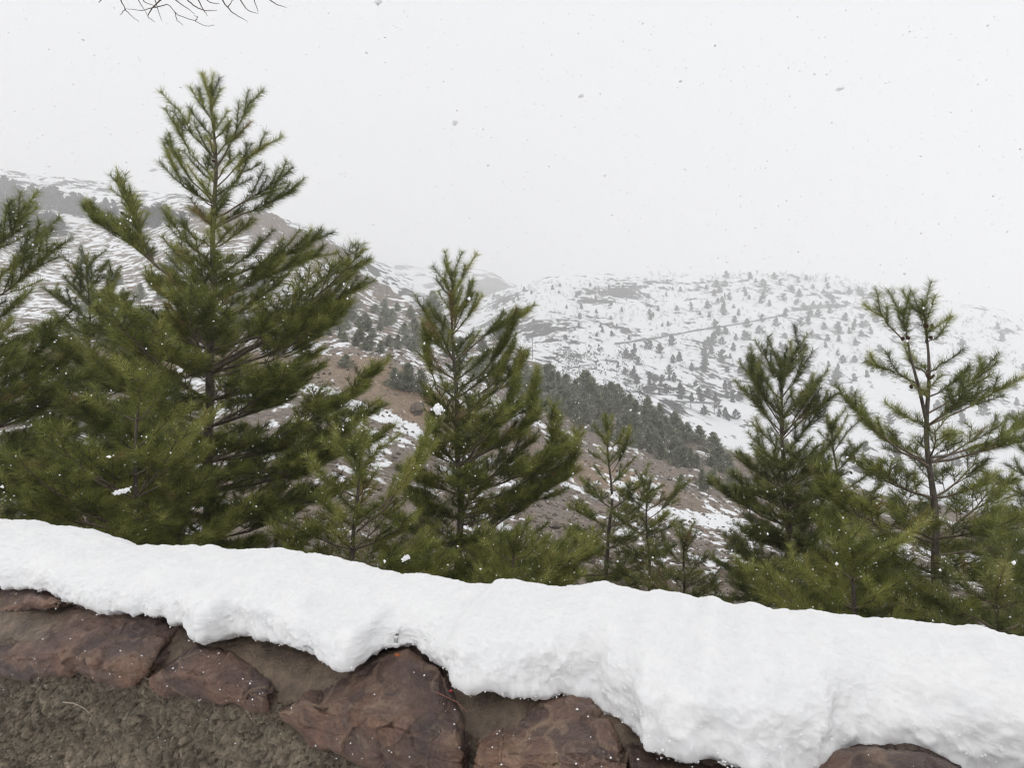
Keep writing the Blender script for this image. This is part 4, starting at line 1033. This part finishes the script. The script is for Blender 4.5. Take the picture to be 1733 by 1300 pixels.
# ------------------------------------------------------------------ bare twigs hanging in at the top
bt = thing('bare_tree', 'bare leafless twigs hanging in at the top left', 'tree', (-5.2, 3.0, 0.0))
O = np.array(bt.location)
t = Tubes(); t.add([(-5.2, 3.0, -0.2), (-5.15, 3.05, 1.8), (-5.0, 3.1, 3.6), (-5.1, 3.0, 5.5), (-5.0, 3.2, 7.0)], [0.13, 0.11, 0.09, 0.06, 0.02], 10)
link('trunk', t.mesh('trunk', BAREM, O), bt)
lp = np.array([(-5.0, 3.1, 3.5), (-4.0, 3.3, 4.4), (-3.0, 3.45, 4.75), (-2.0, 3.5, 4.65), (-1.2, 3.5, 4.5)])
t = Tubes(); t.add(lp, [0.05, 0.035, 0.022, 0.014, 0.006], 8); link('limb', t.mesh('limb', BAREM, O), bt)
TW = [[(200, -60), (205, 0), (212, 15), (203, 25)], [(212, 15), (222, 26), (235, 36)], [(300, -60), (275, -4), (256, 14), (250, 28), (262, 36)], [(235, -50), (240, 0), (264, 11)], [(264, 11), (240, 17), (212, 14)], [(262, 12), (285, 6), (300, 25), (330, 35), (348, 44), (363, 42)],
      [(296, 20), (300, 34), (310, 42)], [(280, -50), (290, -5), (318, 14), (330, 23)], [(315, -50), (318, 0), (332, 12), (350, 18), (367, 17)], [(330, -50), (336, 0), (345, 18), (351, 26)], [(368, -60), (376, 0), (392, 20), (406, 28), (418, 35)], [(390, -50), (406, -2), (418, 17), (437, 22)],
      [(420, -40), (430, 0), (437, 20)], [(440, -50), (455, -2), (470, 8), (485, 12)], [(165, -40), (172, 0), (166, 3)], [(258, -30), (262, 0), (274, 34)], [(330, 35), (335, 28), (328, 25)], [(345, -30), (352, 3), (372, 6)], [(385, 12), (392, 2), (400, -20)], [(225, -40), (232, -5), (250, 26)]]
t = Tubes()
for k, q in enumerate(TW):
    dq = 3.5 + 0.12 * math.sin(k * 2.1)
    pts = [at_d(x, y, dq) for x, y in q]
    if q[0][1] <= -20:
        j = min(range(60), key=lambda m: abs(np.interp(m / 59 * 4, np.arange(5), lp[:, 0]) - pts[0][0]))
        pts = [np.array([np.interp(j / 59 * 4, np.arange(5), lp[:, i]) for i in range(3)])] + pts
    pts = np.array(pts); m = len(pts) * 3
    ss = np.linspace(0, len(pts) - 1, m); pp = np.stack([np.interp(ss, np.arange(len(pts)), pts[:, i]) for i in range(3)], -1)
    pp[1:-1] += np.array([[R.uniform(-1, 1) for _ in range(3)] for _ in range(m - 2)]) * 0.002
    t.add(pp, np.linspace(0.006 if q[0][1] <= -20 else 0.0026, 0.0011, m), 5)
link('twigs', t.mesh('twigs', BAREM, O), bt, kind='stuff')

# ------------------------------------------------------------------ small things on the wall
def flat_mat(name, col, rough=0.6):
    m, nt, b = mat_new(name); c = coords(nt)
    nt.links.new(nramp(nt, nnoise(nt, 60, 3, 0.6, c), [(0.3, tuple(0.55 * q for q in col)), (0.7, col)]), b.inputs['Base Color']); b.inputs['Roughness'].default_value = rough; return m
def twig_thing(name, label, cat, px, v, rad, mat):
    pts = np.array([at_v(x, y, v + dv) for x, y, dv in px]); o = pts.mean(0)
    t = Tubes(); t.add(pts, np.linspace(rad, rad * 0.5, len(pts)), 6)
    link(name, t.mesh(name, mat, o), None, label, cat, None, None, tuple(o))
PALE = flat_mat('pale_dry_stem', (0.42, 0.36, 0.28)); REDM = flat_mat('red_berry', (0.28, 0.012, 0.015), 0.35); LEAF = flat_mat('rust_leaf', (0.42, 0.12, 0.03))
twig_thing('twig', 'pale curved twig stuck to the rough earth face at lower left', 'twig', [(107, 1189, 0), (125, 1191, -.01), (142, 1199, -.012), (156, 1211, -.008), (149, 1226, 0)], 1.655, 0.0028, PALE)
twig_thing('twig', 'thin reddish stem lying between two wall stones', 'twig', [(738, 1172, 0), (755, 1180, .0), (775, 1190, 0), (790, 1205, .0)], 1.64, 0.0016, flat_mat('red_stem', (0.24, 0.09, 0.06)))
import bmesh
bm = bmesh.new(); bmesh.ops.create_icosphere(bm, subdivisions=2, radius=0.005)
for vtx in bm.verts: vtx.co.z *= 0.85 + 0.1 * math.sin(vtx.co.x * 900)
me = bpy.data.meshes.new('berry'); bm.to_mesh(me); bm.free(); me.materials.append(REDM)
link('berry', me, None, 'tiny dark red berry beside the reddish stem', 'berry', None, None, tuple(at_v(763, 1170, 1.64)))
lc = at_v(673, 1109, 1.78)
lv = 0.55 * np.array([(-.022, 0, 0), (-.012, -.004, .010), (.004, -.006, .013), (.02, 0, .004), (.004, -.003, -.009), (-.012, -.002, -.008), (0, -.008, .002)])
link('dry_leaf', mesh_np('dry_leaf', np.concatenate([lv, lv + [0, .0015, 0]]), np.array([(0, 1, 6), (1, 2, 6), (2, 3, 6), (3, 4, 6), (4, 5, 6), (5, 0, 6), (8, 7, 13), (9, 8, 13), (10, 9, 13), (11, 10, 13), (12, 11, 13), (7, 12, 13)]), LEAF), None, 'small rust-coloured dry leaf caught under the snow edge', 'leaf', None, None, tuple(lc))
# snow grains lying on stones and earth
cs = []
for o in list(wall.children):
    if o.name.split('.')[0] in ('stone', 'wall_face'):
        n = len(o.data.vertices); co = np.zeros(n * 3); o.data.vertices.foreach_get('co', co); co = co.reshape(-1, 3)
        k = 32 if o.name.startswith('stone') else 110
        if o.name.startswith('stone'): co = co[:int(n * 0.9)]
        else: co = co[(co[:, 2] > 0.1)]
        cs.append(co[rng.integers(0, len(co), k)] - np.array([SA, CA, -0.3]) * 0.003)
cs = np.concatenate(cs)
fc = [o for o in wall.children if o.name == 'wall_face'][0]
n = len(fc.data.vertices); co = np.zeros(n * 3); fc.data.vertices.foreach_get('co', co); co = co.reshape(-1, 3); co = co[co[:, 2] > 0.05]
cl = co[rng.integers(0, len(co), 9000)] - np.array([SA, CA, 0]) * 0.002
link('clods', flakes(cl, rng.uniform(0.003, 0.011, 9000) * rng.uniform(0.4, 1.3, 9000), 5, MUD), wall, kind='stuff')
link('snow_grains', flakes(cs, rng.uniform(0.0014, 0.0042, len(cs)) , 4), wall, kind='stuff')

# ------------------------------------------------------------------ falling snow
NF = 13000
cen = np.stack([rng.uniform(-9, 9, NF), rng.uniform(1.3, 13, NF), rng.uniform(-2, 7.5, NF)], -1)
keep = (cen[:, 0] * SA + cen[:, 1] * CA > 2.5) | (cen[:, 2] > 1.15)
cen = cen[keep]
link('falling_snow', flakes(cen, rng.uniform(0.002, 0.0075, len(cen)) * (1 + 0.05 * cen[:, 1]), 8), label='small snowflakes falling through the air', cat='snowfall', kind='stuff')
def clump(px, py, d, r, stretch, label, seed):
    rr = np.random.default_rng(seed); n = 160
    c = rr.normal(0, 0.36, (n, 3)) * r; c[:, 0] += c[:, 2] * stretch; c[:, 0] *= 1 + stretch
    link('snowflake', flakes(c, rr.uniform(0.14, 0.32, n) * r, seed), None, label, 'snowflake', 'large falling snowflakes', None, tuple(at_d(px, py, d)))
clump(741, 692, 1.5, 0.014, 0.0, 'largest round white snowflake left of the middle trunk', 1)
clump(770, 207, 1.6, 0.0075, 0.1, 'grey snowflake high in the sky above the middle pine', 2)
clump(206, 832, 1.6, 0.011, 0.9, 'slanted white snowflake before the dark lower left foliage', 3)
clump(687, 945, 1.7, 0.009, 0.3, 'white snowflake just above the snow left of the middle pine', 4)
clump(305, 627, 2.0, 0.008, 0.2, 'white snowflake before the tall left trunk', 5)
clump(640, 3, 1.6, 0.008, 0.3, 'grey snowflake at the very top of the sky', 6)
clump(1422, 150, 1.8, 0.007, 0.8, 'grey snowflake in the right half of the sky', 7)
clump(983, 162, 1.8, 0.006, 0.5, 'small grey snowflake right of the sky\'s centre', 8)
clump(260, 287, 1.8, 0.007, 0.9, 'slanted grey snowflake left of the tallest pine', 9)

# ------------------------------------------------------------------ haze: one closed box of falling-snow air
hm = bpy.data.materials.new('haze'); hm.use_nodes = True
hn = hm.node_tree; hn.nodes.clear()
ho = hn.nodes.new('ShaderNodeOutputMaterial'); hv = hn.nodes.new('ShaderNodeVolumePrincipled')
hv.inputs['Color'].default_value = (0.9995, 0.9995, 1.0, 1); hv.inputs['Density'].default_value = 0.00115
hv.inputs['Anisotropy'].default_value = 0.0
hn.links.new(hv.outputs[0], ho.inputs['Volume'])
x0, x1, y0, y1, z0, z1 = -2600, 3200, -900, 1750, -190, 420
hv_ = np.array([(x, y, z) for x in (x0, x1) for y in (y0, y1) for z in (z0, z1)], float)
link('haze', mesh_np('haze', hv_, np.array([(0, 1, 3, 2), (4, 6, 7, 5), (0, 4, 5, 1), (2, 3, 7, 6), (0, 2, 6, 4), (1, 5, 7, 3)]), hm), kind='stuff')
